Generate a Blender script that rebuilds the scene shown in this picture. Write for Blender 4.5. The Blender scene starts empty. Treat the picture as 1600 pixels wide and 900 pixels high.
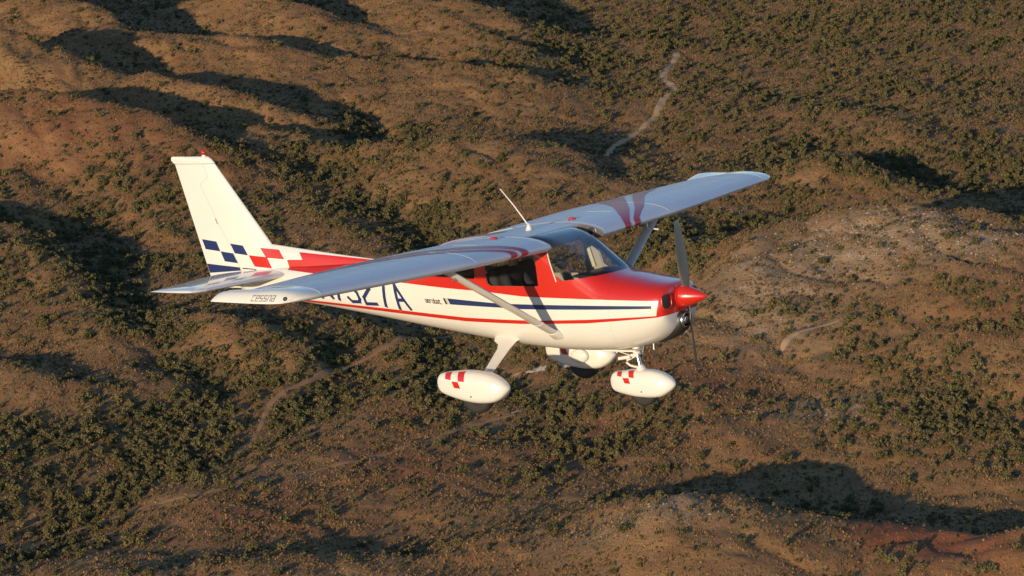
import bpy, bmesh, math, random
import numpy as np
from mathutils import Vector, Matrix
from mathutils.bvhtree import BVHTree

SC = bpy.context.scene
COL = SC.collection
RAD = math.radians
random.seed(7)

# ------------------------------------------------------------------ camera, sky, sun, exposure
CAM_H = 427.0            # camera height over the valley floor (m)
PITCH = 15.0             # degrees below the horizon
FOC = 5500.0 / 1600.0    # focal length / sensor width
SUN_EL, SUN_AZ = 10.0, 27.0   # elevation; azimuth left of straight behind the camera

cam_d = bpy.data.cameras.new('camera')
cam_d.sensor_width = 36.0
cam_d.lens = 36.0 * FOC
cam_d.clip_start = 0.5
cam_d.clip_end = 90000.0
cam = bpy.data.objects.new('camera', cam_d)
COL.objects.link(cam)
CAMM = Matrix.Translation((0, 0, CAM_H)) @ Matrix.Rotation(RAD(90 - PITCH), 4, 'X')
cam.matrix_world = CAMM
SC.camera = cam

sun_dir = Vector((-math.sin(RAD(SUN_AZ)) * math.cos(RAD(SUN_EL)), -math.cos(RAD(SUN_AZ)) * math.cos(RAD(SUN_EL)), math.sin(RAD(SUN_EL))))
world = bpy.data.worlds.new('World')
SC.world = world
world.use_nodes = True
wn = world.node_tree
wbg = wn.nodes['Background']
sky = wn.nodes.new('ShaderNodeTexSky')
sky.sky_type = 'NISHITA'
sky.sun_disc = False
sky.sun_elevation = RAD(SUN_EL)
sky.sun_rotation = RAD(180 + SUN_AZ)
sky.altitude = 1500
sky.air_density = 1.0
sky.dust_density = 0.2
sky.ozone_density = 3.0
wn.links.new(sky.outputs[0], wbg.inputs[0])
wbg.inputs[1].default_value = 0.14

sun_l = bpy.data.lights.new('sun', 'SUN')
sun_l.energy = 3.7
sun_l.angle = RAD(0.5)
sun_l.color = (1.0, 0.775, 0.50)
sun_o = bpy.data.objects.new('sun', sun_l)
COL.objects.link(sun_o)
sun_o.rotation_euler = (-sun_dir).to_track_quat('-Z', 'Y').to_euler()

SC.view_settings.view_transform = 'Standard'
SC.view_settings.look = 'None'
SC.view_settings.gamma = 1.0
SC.view_settings.exposure = 0.43
SC.view_settings.use_curve_mapping = False

# ------------------------------------------------------------------ helpers
def new_obj(name, me, parent=None, mats=(), smooth=False):
    o = bpy.data.objects.new(name, me)
    COL.objects.link(o)
    for m in mats:
        me.materials.append(m)
    if smooth:
        me.polygons.foreach_set('use_smooth', [True] * len(me.polygons))
    if parent:
        o.parent = parent
    return o

def bm_obj(name, bm, parent=None, mats=(), smooth=False):
    me = bpy.data.meshes.new(name)
    bm.normal_update()
    bm.to_mesh(me)
    bm.free()
    return new_obj(name, me, parent, mats, smooth)

def pd_obj(name, v, f, parent=None, mats=(), smooth=False):
    me = bpy.data.meshes.new(name)
    me.from_pydata([tuple(p) for p in v], [], f)
    bm = bmesh.new(); bm.from_mesh(me)
    bmesh.ops.recalc_face_normals(bm, faces=bm.faces[:])
    bm.to_mesh(me); bm.free()
    return new_obj(name, me, parent, mats, smooth)

def tag(o, label=None, cat=None, group=None, kind=None):
    if label: o['label'] = label
    if cat: o['category'] = cat
    if group: o['group'] = group
    if kind: o['kind'] = kind
    return o

def principled(name, col, rough=0.5, metal=0.0, coat=0.0, spec=0.5):
    m = bpy.data.materials.new(name)
    m.use_nodes = True
    b = m.node_tree.nodes['Principled BSDF']
    b.inputs['Base Color'].default_value = (*col, 1)
    b.inputs['Roughness'].default_value = rough
    b.inputs['Metallic'].default_value = metal
    b.inputs['Coat Weight'].default_value = coat
    b.inputs['Coat Roughness'].default_value = 0.04
    b.inputs['Specular IOR Level'].default_value = spec
    return m

def N(m, typ, **kw):
    n = m.node_tree.nodes.new(typ)
    for k, v in kw.items():
        setattr(n, k, v)
    return n

def L(m, a, b):
    m.node_tree.links.new(a, b)

def math_n(m, op, a, b=None, c=None):
    n = N(m, 'ShaderNodeMath', operation=op)
    for i, x in enumerate((a, b, c)):
        if x is None: continue
        if isinstance(x, (int, float)): n.inputs[i].default_value = x
        else: L(m, x, n.inputs[i])
    return n.outputs[0]

def mix_col(m, fac, a, b):
    n = N(m, 'ShaderNodeMix', data_type='RGBA')
    for i, x in ((0, fac), (6, a), (7, b)):
        if isinstance(x, (int, float)): n.inputs[i].default_value = x
        elif isinstance(x, tuple): n.inputs[i].default_value = (*x, 1) if len(x) == 3 else x
        else: L(m, x, n.inputs[i])
    return n.outputs[2]

def paint(name, col, rough=0.28):
    """gloss aircraft paint with faint oil-canning and grime"""
    m = principled(name, col, rough, 0, 0.6)
    b = m.node_tree.nodes['Principled BSDF']
    tc = N(m, 'ShaderNodeTexCoord')
    n1 = N(m, 'ShaderNodeTexNoise'); n1.inputs['Scale'].default_value = 2.3; n1.inputs['Detail'].default_value = 5
    L(m, tc.outputs['Object'], n1.inputs['Vector'])
    mr = N(m, 'ShaderNodeMapRange'); mr.inputs[1].default_value = .35; mr.inputs[2].default_value = .75
    mr.inputs[3].default_value = 0.0; mr.inputs[4].default_value = .10
    L(m, n1.outputs[0], mr.inputs[0])
    dirt = mix_col(m, mr.outputs[0], col, tuple(c * .6 + .03 for c in col))
    L(m, dirt, b.inputs['Base Color'])
    n2 = N(m, 'ShaderNodeTexNoise'); n2.inputs['Scale'].default_value = 3.2; n2.inputs['Detail'].default_value = 2
    L(m, tc.outputs['Object'], n2.inputs['Vector'])
    bp = N(m, 'ShaderNodeBump'); bp.inputs['Strength'].default_value = .12; bp.inputs['Distance'].default_value = .02
    L(m, n2.outputs[0], bp.inputs['Height'])
    L(m, bp.outputs[0], b.inputs['Normal'])
    return m

WHITE = (0.69, 0.67, 0.615)
RED = (0.52, 0.019, 0.010)
BLUE = (0.016, 0.032, 0.115)
M_white = paint('white_paint', WHITE)
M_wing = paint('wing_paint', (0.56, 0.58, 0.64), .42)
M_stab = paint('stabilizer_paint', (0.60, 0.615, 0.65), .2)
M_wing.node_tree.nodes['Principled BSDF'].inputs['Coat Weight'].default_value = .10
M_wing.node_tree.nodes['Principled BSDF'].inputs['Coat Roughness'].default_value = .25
M_red = paint('red_paint', RED)
M_maroon = paint('maroon_paint', (0.42, 0.012, 0.020), .42)
M_maroon.node_tree.nodes['Principled BSDF'].inputs['Coat Weight'].default_value = .10
M_maroon.node_tree.nodes['Principled BSDF'].inputs['Coat Roughness'].default_value = .25
M_blue = paint('blue_paint', BLUE)
M_black = principled('black_paint', (0.02, 0.018, 0.015), .4)
M_letter = principled('grey_lettering', (0.20, 0.19, 0.17), .4)
M_rubber = principled('tyre_rubber', (0.022, 0.021, 0.02), .8)
M_steel = principled('polished_steel', (0.62, 0.62, 0.62), .22, 1.0)
M_dark = principled('dark_metal', (0.05, 0.05, 0.05), .45, .6)
M_interior = principled('cabin_trim', (0.40, 0.37, 0.32), .8)
M_cream = principled('cream_trim', (0.62, 0.55, 0.42), .8)
M_seat = principled('seat_fabric', (0.05, 0.055, 0.07), .9)
M_rib = principled('root_rib_metal', (.32, .29, .26), .30, .8)
M_blade = principled('propeller_metal', (0.30, 0.28, 0.26), .38, 1.0)

def glass_mat(name, tint):
    m = bpy.data.materials.new(name)
    m.use_nodes = True
    nt = m.node_tree
    nt.nodes.remove(nt.nodes['Principled BSDF'])
    out = nt.nodes['Material Output']
    tr = N(m, 'ShaderNodeBsdfTransparent'); tr.inputs[0].default_value = (*tint, 1)
    gl = N(m, 'ShaderNodeBsdfGlossy'); gl.inputs['Roughness'].default_value = .02
    gl.inputs[0].default_value = (.95, .95, .95, 1)
    fr = N(m, 'ShaderNodeFresnel'); fr.inputs[0].default_value = 1.5
    f2 = math_n(m, 'MULTIPLY_ADD', fr.outputs[0], 1.0, .0)
    mx = N(m, 'ShaderNodeMixShader')
    L(m, f2, mx.inputs[0]); L(m, tr.outputs[0], mx.inputs[1]); L(m, gl.outputs[0], mx.inputs[2])
    L(m, mx.outputs[0], out.inputs[0])
    return m
M_glass = glass_mat('perspex', (.86, .88, .87))
M_glass_dark = glass_mat('tinted_perspex', (.80, .84, .82))

def P(s, y, z):
    return Vector((-s, y, z))

def lerp_tab(tab, s):
    xs = [t[0] for t in tab]
    return [float(np.interp(s, xs, [t[i] for t in tab])) for i in range(1, len(tab[0]))]

def smooth_tab(tab, s):
    """Catmull-Rom interpolation (monotone enough for lofts)"""
    xs = np.array([t[0] for t in tab]); Y = np.array([t[1:] for t in tab], float)
    s = min(max(s, xs[0]), xs[-1])
    i = int(min(max(np.searchsorted(xs, s) - 1, 0), len(xs) - 2))
    h = xs[i + 1] - xs[i]; t = (s - xs[i]) / h
    def tang(j):
        if j == 0 or j == len(xs) - 1:
            k = 0 if j == 0 else j - 1
            return (Y[k + 1] - Y[k]) / (xs[k + 1] - xs[k])
        a = (Y[j] - Y[j - 1]) / (xs[j] - xs[j - 1]); b = (Y[j + 1] - Y[j]) / (xs[j + 1] - xs[j])
        return np.where(a * b > 0, 2 * a * b / (a + b + 1e-12), 0)
    m0, m1 = tang(i) * h, tang(i + 1) * h
    r = (2*t**3-3*t*t+1)*Y[i] + (t**3-2*t*t+t)*m0 + (-2*t**3+3*t*t)*Y[i+1] + (t**3-t*t)*m1
    return list(r)

def loft(name, rings, parent, mats, smooth=True, cap=True, closed=True):
    n = len(rings[0]); v = [p for r in rings for p in r]; f = []
    for i in range(len(rings) - 1):
        for j in range(n if closed else n - 1):
            k = (j + 1) % n
            f.append((i*n+j, i*n+k, (i+1)*n+k, (i+1)*n+j))
    if cap:
        f.append(tuple(range(n))); f.append(tuple((len(rings)-1)*n + j for j in range(n)))
    o = pd_obj(name, v, f, parent, mats, smooth)
    return o

def flat_caps(o, deg=40):
    """sharp edges where faces meet at more than deg"""
    bm = bmesh.new(); bm.from_mesh(o.data)
    for e in bm.edges:
        if len(e.link_faces) == 2 and e.calc_face_angle(0) > RAD(deg): e.smooth = False
    bm.to_mesh(o.data); bm.free()
    return o

def tube(name, pts, rad, parent, mat, seg=12, flat=1.0, flat_dir=None):
    """round or elliptical tube along a polyline; rad is one number or one per point"""
    pts = [Vector(p) for p in pts]
    if not isinstance(rad, (list, tuple)): rad = [rad] * len(pts)
    rings = []
    for i, p in enumerate(pts):
        d = (pts[min(i+1, len(pts)-1)] - pts[max(i-1, 0)]).normalized()
        a = Vector(flat_dir) if flat_dir else (Vector((0, 0, 1)) if abs(d.z) < .9 else Vector((1, 0, 0)))
        a = (a - d * a.dot(d)).normalized(); b = d.cross(a)
        rings.append([p + a * (rad[i] * math.cos(t)) + b * (rad[i] * flat * math.sin(t)) for t in [2*math.pi*k/seg for k in range(seg)]])
    return flat_caps(loft(name, rings, parent, [mat]))

# ================================================================== AIRPLANE (plane frame: s metres aft of the spinner tip, y left, z up from the thrust line)
RC = np.array([[0.8397, 0.5376, -0.0763], [-0.0059, 0.1495, 0.9887], [0.5430, -0.8298, 0.1287]])
u_, s_, vt_ = np.linalg.svd(RC); RC = u_ @ vt_
CC = np.array([19.244, -33.311, 5.241])
tr = -RC @ CC
PM = CAMM @ Matrix([[*RC[i], tr[i]] for i in range(3)] + [[0, 0, 0, 1]])

plane = bpy.data.objects.new('airplane', None)
COL.objects.link(plane)
plane.empty_display_size = .5
base_off = Vector((-2.2, 0, -1.25))
plane.matrix_world = PM @ Matrix.Translation(base_off)
tag(plane, 'white, red and navy high-wing light airplane with wheel fairings, flying over the hills', 'airplane')
hold = bpy.data.objects.new('tmp', None)     # replaced below: parts are built in plane-frame coordinates

AIR = []                                     # all meshes in plane-frame coords; shifted to the empty's origin at the end

# ---------------------------------------------------------------- fuselage
FUS = [ # s, ztop, zbot, halfwidth, zmid, n_top, n_bot
 (0.335, .140, -.300, .345, -.060, 2.8, 2.2),
 (0.350, .155, -.335, .385, -.065, 2.9, 2.2),
 (0.390, .168, -.385, .415, -.070, 2.9, 2.2),
 (0.480, .184, -.450, .440, -.075, 2.9, 2.3),
 (0.650, .212, -.520, .464, -.080, 2.8, 2.4),
 (0.850, .250, -.565, .482, -.080, 2.7, 2.5),
 (1.060, .290, -.595, .498, -.060, 2.7, 2.6),
 (1.250, .398, -.605, .508, -.030, 3.3, 2.7),
 (1.450, .522, -.608, .518, .000, 4.6, 2.7),
 (1.650, .640, -.605, .528, .030, 6.2, 2.7),
 (1.850, .712, -.595, .532, .060, 8.0, 2.7),
 (1.980, .732, -.585, .532, .060, 9.0, 2.7),
 (2.300, .726, -.555, .524, .060, 8.0, 2.7),
 (2.700, .705, -.505, .500, .060, 4.2, 2.6),
 (3.200, .650, -.435, .445, .050, 3.4, 2.5),
 (3.500, .575, -.390, .405, .050, 2.9, 2.5),
 (4.000, .440, -.315, .340, .050, 2.4, 2.4),
 (4.500, .375, -.240, .280, .060, 2.3, 2.3),
 (5.200, .335, -.140, .195, .085, 2.2, 2.3),
 (5.900, .310, -.055, .120, .115, 2.1, 2.3),
 (6.380, .290, .000, .065, .140, 2.0, 2.2)]
NSEG = 72
def fus_ring(s):
    zt, zb, hw, zc, nt, nb = smooth_tab(FUS, s)
    r = []
    for k in range(NSEG):
        t = 2 * math.pi * k / NSEG
        c, sn = math.cos(t), math.sin(t)
        n = nt if sn >= 0 else nb
        y = hw * math.copysign(abs(c) ** (2 / n), c)
        z = zc + (zt - zc if sn >= 0 else zc - zb) * math.copysign(abs(sn) ** (2 / n), sn)
        r.append(P(s, y, z))
    return r
ss = [0.335, .338, .343, .35, .36, .375, .39, .41, .44] + list(np.arange(.48, 1.04, .05)) + [1.06] + list(np.arange(1.1, 2.0, .04)) + list(np.arange(2.0, 4.0, .06)) + list(np.arange(4.0, 6.38, .10)) + [6.38]
rings = [fus_ring(float(s)) for s in ss]
fv = [p for r in rings for p in r]
ff = []
for i in range(len(rings) - 1):
    for j in range(NSEG):
        k = (j + 1) % NSEG
        ff.append((i*NSEG+j, i*NSEG+k, (i+1)*NSEG+k, (i+1)*NSEG+j))
ff.append(tuple(range(NSEG)))
ff.append(tuple((len(rings)-1)*NSEG+j for j in range(NSEG)))
me = bpy.data.meshes.new('fuselage')
me.from_pydata([tuple(p) for p in fv], [], ff)
bm = bmesh.new(); bm.from_mesh(me)
bmesh.ops.recalc_face_normals(bm, faces=bm.faces[:])
FUS_BVH = BVHTree.FromBMesh(bm)
bm.normal_update(); bm.verts.ensure_lookup_table(); bm.faces.ensure_lookup_table()
FUS_FACES = [[v.index for v in f.verts] for f in bm.faces]; FUS_VN = [v.normal.copy() for v in bm.verts]; FUS_VC = [v.co.copy() for v in bm.verts]
def smooth_normals(me):
    """shade the cut skin with the normals of the uncut loft"""
    out = []
    for v in me.vertices:
        loc, nor, fi, d = FUS_BVH.find_nearest(v.co)
        n = Vector()
        for k in FUS_FACES[fi]: n += FUS_VN[k] / ((FUS_VC[k] - v.co).length + 1e-4) ** 2
        out.append(n.normalized())
    me.normals_split_custom_set_from_vertices(out)

def cut_faces(bm, poly, proj, cond):
    """split the faces along the edges of a convex polygon in a projection, return the faces inside"""
    def inside(c, eps=1e-5):
        for i in range(len(poly)):
            a, b = poly[i], poly[(i+1) % len(poly)]
            if (b[0]-a[0])*(c[1]-a[1]) - (b[1]-a[1])*(c[0]-a[0]) < -eps: return False
        return True
    area = sum(poly[i][0]*poly[(i+1) % len(poly)][1] - poly[(i+1) % len(poly)][0]*poly[i][1] for i in range(len(poly)))
    if area < 0: poly = poly[::-1]
    lo = (min(p[0] for p in poly) - .12, min(p[1] for p in poly) - .12); hi = (max(p[0] for p in poly) + .12, max(p[1] for p in poly) + .12)
    for i in range(len(poly)):
        a, b = poly[i], poly[(i+1) % len(poly)]
        fs = []
        for f in bm.faces:
            c = f.calc_center_median()
            q = proj(c)
            if cond(c) and lo[0] < q[0] < hi[0] and lo[1] < q[1] < hi[1]: fs.append(f)
        geom = list({v for f in fs for v in f.verts}) + list({e for f in fs for e in f.edges}) + fs
        if proj is SZ: co, no = P(a[0], 0, a[1]), Vector((-(b[1]-a[1]), 0, -(b[0]-a[0])))
        else: co, no = P(a[0], a[1], 0), Vector((-(b[1]-a[1]), -(b[0]-a[0]), 0))
        bmesh.ops.bisect_plane(bm, geom=geom, dist=1e-5, plane_co=co, plane_no=no)
    return [f for f in bm.faces if cond(f.calc_center_median()) and inside(proj(f.calc_center_median()))]
def SZ(c): return (-c.x, c.z)
def SY(c): return (-c.x, c.y)

DOOR_WIN = [(1.855, .176), (1.875, .56), (2.575, .56), (2.560, .235), (2.545, .200), (2.505, .176)]
REAR_WIN = [(2.74, .25), (2.72, .28), (2.72, .55), (3.02, .55), (3.42, .40), (3.44, .33), (3.38, .27)]
WS_A = [(1.02, .297), (1.615, .228), (1.728, .590), (1.0, .590)]
WS_B = [(1.2, .590), (1.975, .590), (1.985, .80), (1.2, .80)]
RW_TOP = [(3.36, -.30), (3.36, .30), (3.95, .22), (3.95, -.22)]
win_sets = []
for side in (-1, 1):
    win_sets.append(('side_window', cut_faces(bm, DOOR_WIN, SZ, lambda c: c.y * side > .25 and c.z > .1)))
    bm.faces.ensure_lookup_table()
WS = []
wfaces = {}
for nm, poly, proj, cond in [('door_window_right', DOOR_WIN, SZ, lambda c: c.y < -.25), ('door_window_left', DOOR_WIN, SZ, lambda c: c.y > .25),
        ('quarter_window_right', REAR_WIN, SZ, lambda c: c.y < -.2), ('quarter_window_left', REAR_WIN, SZ, lambda c: c.y > .2),
        ('windshield_a', WS_A, SZ, lambda c: c.z > .15), ('windshield_b', WS_B, SZ, lambda c: c.z > .55),
        ('rear_window', RW_TOP, SY, lambda c: c.z > .35)]:
    wfaces[nm] = None
    fs = cut_faces(bm, poly, proj, cond)
    for f in fs: f.material_index = {'door_window_right': 1, 'door_window_left': 2, 'quarter_window_right': 3, 'quarter_window_left': 4, 'windshield_a': 5, 'windshield_b': 5, 'rear_window': 6}[nm]
# air inlets either side of the spinner (opening in the nose bowl) are flush black patches painted for the shade inside, built below

def split_out(bm, idx):
    b2 = bm.copy()
    bmesh.ops.delete(b2, geom=[f for f in b2.faces if f.material_index != idx], context='FACES')
    for f in b2.faces: f.material_index = 0
    return b2
glass_parts = []
for idx, nm, mt in ((1, 'door_window', M_glass_dark), (2, 'door_window', M_glass_dark), (3, 'quarter_window', M_glass_dark), (4, 'quarter_window', M_glass_dark), (5, 'windshield', M_glass), (6, 'rear_window', M_glass)):
    b2 = split_out(bm, idx)
    for v in b2.verts: v.co -= v.normal * .006
    glass_parts.append((nm, b2, mt))
bmesh.ops.delete(bm, geom=[f for f in bm.faces if f.material_index != 0], context='FACES')

# fuselage livery: paint edges as piecewise-linear curves of the station
def curve_of(m, sx, pts, s0=0.0, s1=7.0, z0=-.7, z1=.9):
    n = N(m, 'ShaderNodeFloatCurve')
    c = n.mapping.curves[0]
    q = [((p[0]-s0)/(s1-s0), (p[1]-z0)/(z1-z0)) for p in pts]
    while len(c.points) < len(q): c.points.new(.5, .5)
    for i, (a, b) in enumerate(sorted(q)):
        c.points[i].location = (a, b); c.points[i].handle_type = 'VECTOR'
    n.mapping.use_clip = False
    n.mapping.update()
    mr = math_n(m, 'DIVIDE', sx, s1 - s0)
    L(m, mr, n.inputs['Value'])
    return math_n(m, 'MULTIPLY_ADD', n.outputs[0], z1 - z0, z0)

def livery(name):
    m = paint(name, WHITE)
    b = m.node_tree.nodes['Principled BSDF']
    old = b.inputs['Base Color'].links[0].from_node          # the dirt mix: feed livery into it
    tc = N(m, 'ShaderNodeTexCoord'); sp = N(m, 'ShaderNodeSeparateXYZ')
    L(m, tc.outputs['Object'], sp.inputs[0])
    sx = math_n(m, 'MULTIPLY_ADD', sp.outputs[0], -1.0, -base_off.x)
    zz = math_n(m, 'ADD', sp.outputs[2], base_off.z)
    red_lo = curve_of(m, sx, [(0, .004), (.384, .004), (1.256, .032), (2.08, .061), (2.598, .110), (3.20, .140), (3.83, .182), (4.6, .222), (5.174, .250), (5.64, .285), (7, .30)])
    red_hi = curve_of(m, sx, [(0, .9), (4.30, .9), (4.31, .400), (4.46, .400), (5.5, .49), (7, .6)])
    pin_hi = curve_of(m, sx, [(0, -.150), (.406, -.161), (1.276, -.200), (1.9, -.214), (2.10, -.214), (2.927, -.200), (3.994, -.138), (5.376, -.063), (6.4, .02), (7, .05)])
    pin_lo = curve_of(m, sx, [(0, -.150), (.35, -.168), (.406, -.179), (1.276, -.241), (1.9, -.253), (2.10, -.257), (2.93, -.246), (3.999, -.181), (5.43, -.088), (6.4, -.002), (7, .02)])
    a = math_n(m, 'MULTIPLY', math_n(m, 'GREATER_THAN', zz, red_lo), math_n(m, 'LESS_THAN', zz, red_hi))
    up_ = math_n(m, 'GREATER_THAN', zz, .400)
    lim = math_n(m, 'ADD', math_n(m, 'MULTIPLY', up_, math_n(m, 'MULTIPLY_ADD', zz, .51, 5.25)), math_n(m, 'MULTIPLY', math_n(m, 'SUBTRACT', 1.0, up_), math_n(m, 'MULTIPLY_ADD', zz, .33, 5.546)))
    a = math_n(m, 'MULTIPLY', a, math_n(m, 'LESS_THAN', sx, lim))
    nose = math_n(m, 'MULTIPLY', math_n(m, 'LESS_THAN', sx, math_n(m, 'MULTIPLY_ADD', zz, -.22, .385)), math_n(m, 'GREATER_THAN', zz, pin_lo))
    pin = math_n(m, 'MULTIPLY', math_n(m, 'LESS_THAN', zz, pin_hi), math_n(m, 'GREATER_THAN', zz, pin_lo))
    k = math_n(m, 'MAXIMUM', math_n(m, 'MAXIMUM', a, nose), pin)
    col = mix_col(m, k, WHITE, RED)
    L(m, col, old.inputs[6])
    dk = mix_col(m, .35, col, (.05, .04, .03))
    L(m, dk, old.inputs[7])
    return m
M_livery = livery('fuselage_livery')
AIRP = []
def air(o):
    AIRP.append(o); return o

bm_c = bm.copy()     # cowling: forward of the firewall
bmesh.ops.bisect_plane(bm, geom=bm.verts[:]+bm.edges[:]+bm.faces[:], plane_co=P(.9822, 0, 0), plane_no=(1, 0, 0), clear_outer=True)
bmesh.ops.bisect_plane(bm_c, geom=bm_c.verts[:]+bm_c.edges[:]+bm_c.faces[:], plane_co=P(.9808, 0, 0), plane_no=(1, 0, 0), clear_inner=True)
fus = air(bm_obj('fuselage', bm, plane, [M_livery, M_interior], True))
flat_caps(fus, 50)
cowl = air(bm_obj('cowling', bm_c, plane, [M_livery, M_black], True))
flat_caps(cowl, 60)
lin = bmesh.new(); lin.from_mesh(fus.data); lin.normal_update()
for v in lin.verts: v.co -= v.normal * .014
bmesh.ops.delete(lin, geom=[f for f in lin.faces if f.calc_center_median().x < -3.6], context='FACES')
bmesh.ops.reverse_faces(lin, faces=lin.faces[:])
for f in lin.faces: f.material_index = 0
air(bm_obj('cabin_lining', lin, fus, [M_interior], True))
smooth_normals(fus.data)
for nm, b2, mt in glass_parts:
    air(bm_obj(nm, b2, fus, [mt], True))
tag(fus, 'white fuselage with red upper deck, navy stripe and red pinstripe')

# ---------------------------------------------------------------- decals projected on a surface
def decal(name, polys, parent, mat, bvh, axis, side, off=.003, grid=.06, holes=None):
    """thin painted patches: polygons given in (s,z) [axis y] or (s,y) [axis z], laid on the surface"""
    out = bmesh.new()
    for poly in polys:
        b = bmesh.new()
        vs = [b.verts.new((p[0], p[1], 0)) for p in poly]
        b.faces.new(vs)
        bmesh.ops.triangulate(b, faces=b.faces[:])
        x0, x1 = min(p[0] for p in poly), max(p[0] for p in poly); y0, y1 = min(p[1] for p in poly), max(p[1] for p in poly)
        for ax, a0, a1 in ((0, x0, x1), (1, y0, y1)):
            t = math.floor(a0 / grid) * grid + grid
            while t < a1:
                no = (1, 0, 0) if ax == 0 else (0, 1, 0)
                co = (t, 0, 0) if ax == 0 else (0, t, 0)
                bmesh.ops.bisect_plane(b, geom=b.verts[:]+b.edges[:]+b.faces[:], dist=1e-6, plane_co=co, plane_no=no)
                t += grid
        bad = []
        for v in b.verts:
            if axis == 'y': o_, d_ = P(v.co.x, side * 8, v.co.y), Vector((0, -side, 0))
            else: o_, d_ = P(v.co.x, v.co.y, side * 3), Vector((0, 0, -side))
            loc, nor, idx, dist = bvh.ray_cast(o_, d_)
            if loc is None: bad.append(v); continue
            if nor.dot(d_) > 0: nor = -nor
            v.co = loc + nor * off
        bmesh.ops.delete(b, geom=bad, context='VERTS')
        tmp = bpy.data.meshes.new('t'); b.to_mesh(tmp); b.free(); out.from_mesh(tmp); bpy.data.meshes.remove(tmp)
    for f in out.faces:
        n = f.normal if f.normal.length else Vector((0, 0, 1))
    out.normal_update()
    want = Vector((0, side, 0)) if axis == 'y' else Vector((0, 0, side))
    bmesh.ops.reverse_faces(out, faces=[f for f in out.faces if f.normal.dot(want) < 0])
    return air(bm_obj(name, out, parent, [mat], True))

def stroke_polys(lines, w, fn):
    """each polyline becomes quads of width w in glyph space (metres), mapped by fn"""
    out = []
    for ln in lines:
        for (a, b) in zip(ln[:-1], ln[1:]):
            d = Vector((b[0]-a[0], b[1]-a[1])); 
            if d.length < 1e-6: continue
            d.normalize(); n = Vector((-d.y, d.x)) * w / 2; e = d * w * .42
            A = Vector(a) - e; B = Vector(b) + e
            out.append([fn(*(A+n)), fn(*(A-n)), fn(*(B-n)), fn(*(B+n))])
    return out

GL = {  # glyph strokes, box 1 wide x 1 high
 'N': [[(0, 0), (0, 1), (1, 0), (1, 1)]],
 '7': [[(0, 1), (1, 1), (.98, .80), (.36, .0)]],
 '3': [[(0, 1), (.95, 1), (.45, .58), (.72, .56), (.98, .38), (.98, .14), (.80, 0), (.12, 0), (-.05, .16)]],
 '2': [[(0, .80), (.12, 1), (.85, 1), (1, .84), (.95, .64), (.08, .26), (0, 0), (1, 0)]],
 'A': [[(0, 0), (.5, 1), (1, 0)], [(.22, .36), (.78, .36)]],
}
def text_fn(left, w, h, shear, base):
    def fn(u, v):
        s = left - u + shear * v
        return (s, base(left) + v)
    return fn
REGX = [('N', 5.085), ('7', 4.880), ('3', 4.640), ('2', 4.405), ('7', 4.165), ('A', 3.895)]
for side in (-1, 1):
    for ch, left in REGX:
        w, h = .165, (.24 if ch == 'N' else .285)
        if side > 0:
            left = 3.73 + (5.085 - left) + w        # reads from nose to tail on the other side
        base = lambda s: float(np.interp(s, [3.73, 5.1], [-.138, -.020]))
        gl = [[(u*w, v*h) for u, v in ln] for ln in GL[ch]]
        if side < 0: fn = text_fn(left, w, h, .48, base)
        else: fn = (lambda l: (lambda u, v: (l - w + u + .48 * v - .12, base(l) + v)))(left)
        o = decal('registration_letter', stroke_polys(gl, .040, fn), fus, M_blue, FUS_BVH, 'y', side, .003, .08)
# model lettering and bars
SM = {
 'a': [[(.1, 1), (.9, 1), (.9, 0), (.1, 0), (.1, .5), (.9, .5)]],
 'e': [[(.9, 0), (.1, 0), (.1, 1), (.9, 1), (.9, .5), (.1, .5)]],
 'r': [[(.1, 0), (.1, 1), (.9, 1)]],
 'o': [[(.1, 0), (.1, 1), (.9, 1), (.9, 0), (.1, 0)]],
 'b': [[(.1, 1.5), (.1, 0), (.9, 0), (.9, 1), (.1, 1)]],
 't': [[(.3, 1.4), (.3, 0), (.9, 0)], [(0, 1), (.9, 1)]],
 '.': [[(.1, 0), (.2, 0)]],
 'c': [[(.9, 1), (.1, 1), (.1, 0), (.9, 0)]],
 's': [[(.9, 1), (.1, 1), (.1, .5), (.9, .5), (.9, 0), (.1, 0)]],
 'n': [[(.1, 0), (.1, 1), (.9, 1), (.9, 0)]],
}
for side in (-1, 1):
    polys = []
    for i, ch in enumerate('aerobat.'):
        w, h = .029, .036
        gl = [[(u*w, v*h) for u, v in ln] for ln in SM[ch]]
        if side < 0:
            l = 3.475 - i * .0345
            fn = (lambda l: (lambda u, v: (l - u + .45 * v, -.036 + v - (3.475 - l) * .05)))(l)
        else:
            l = 3.20 + i * .0345
            fn = (lambda l: (lambda u, v: (l + u + .45 * v - .02, -.036 + v - (3.475 - l) * .05)))(l)
        polys += stroke_polys(gl, .0080, fn)
    decal('model_lettering', polys, fus, M_black, FUS_BVH, 'y', side, .003, .1)
    decal('stripe_bar', [[(3.212, .022), (3.186, .021), (3.150, -.050), (3.178, -.049)], [(3.172, .020), (3.166, .020), (3.132, -.050), (3.138, -.050)]], fus, M_black, FUS_BVH, 'y', side, .003, .1)
    decal('side_stripe', [[(3.148, .020), (2.40, -.023), (2.086, -.028), (1.262, -.040), (.465, -.049), (.465, -.079), (1.266, -.085), (2.09, -.084), (2.40, -.070), (3.112, -.049)]], fus, M_blue, FUS_BVH, 'y', side, .003, .07)

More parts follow.
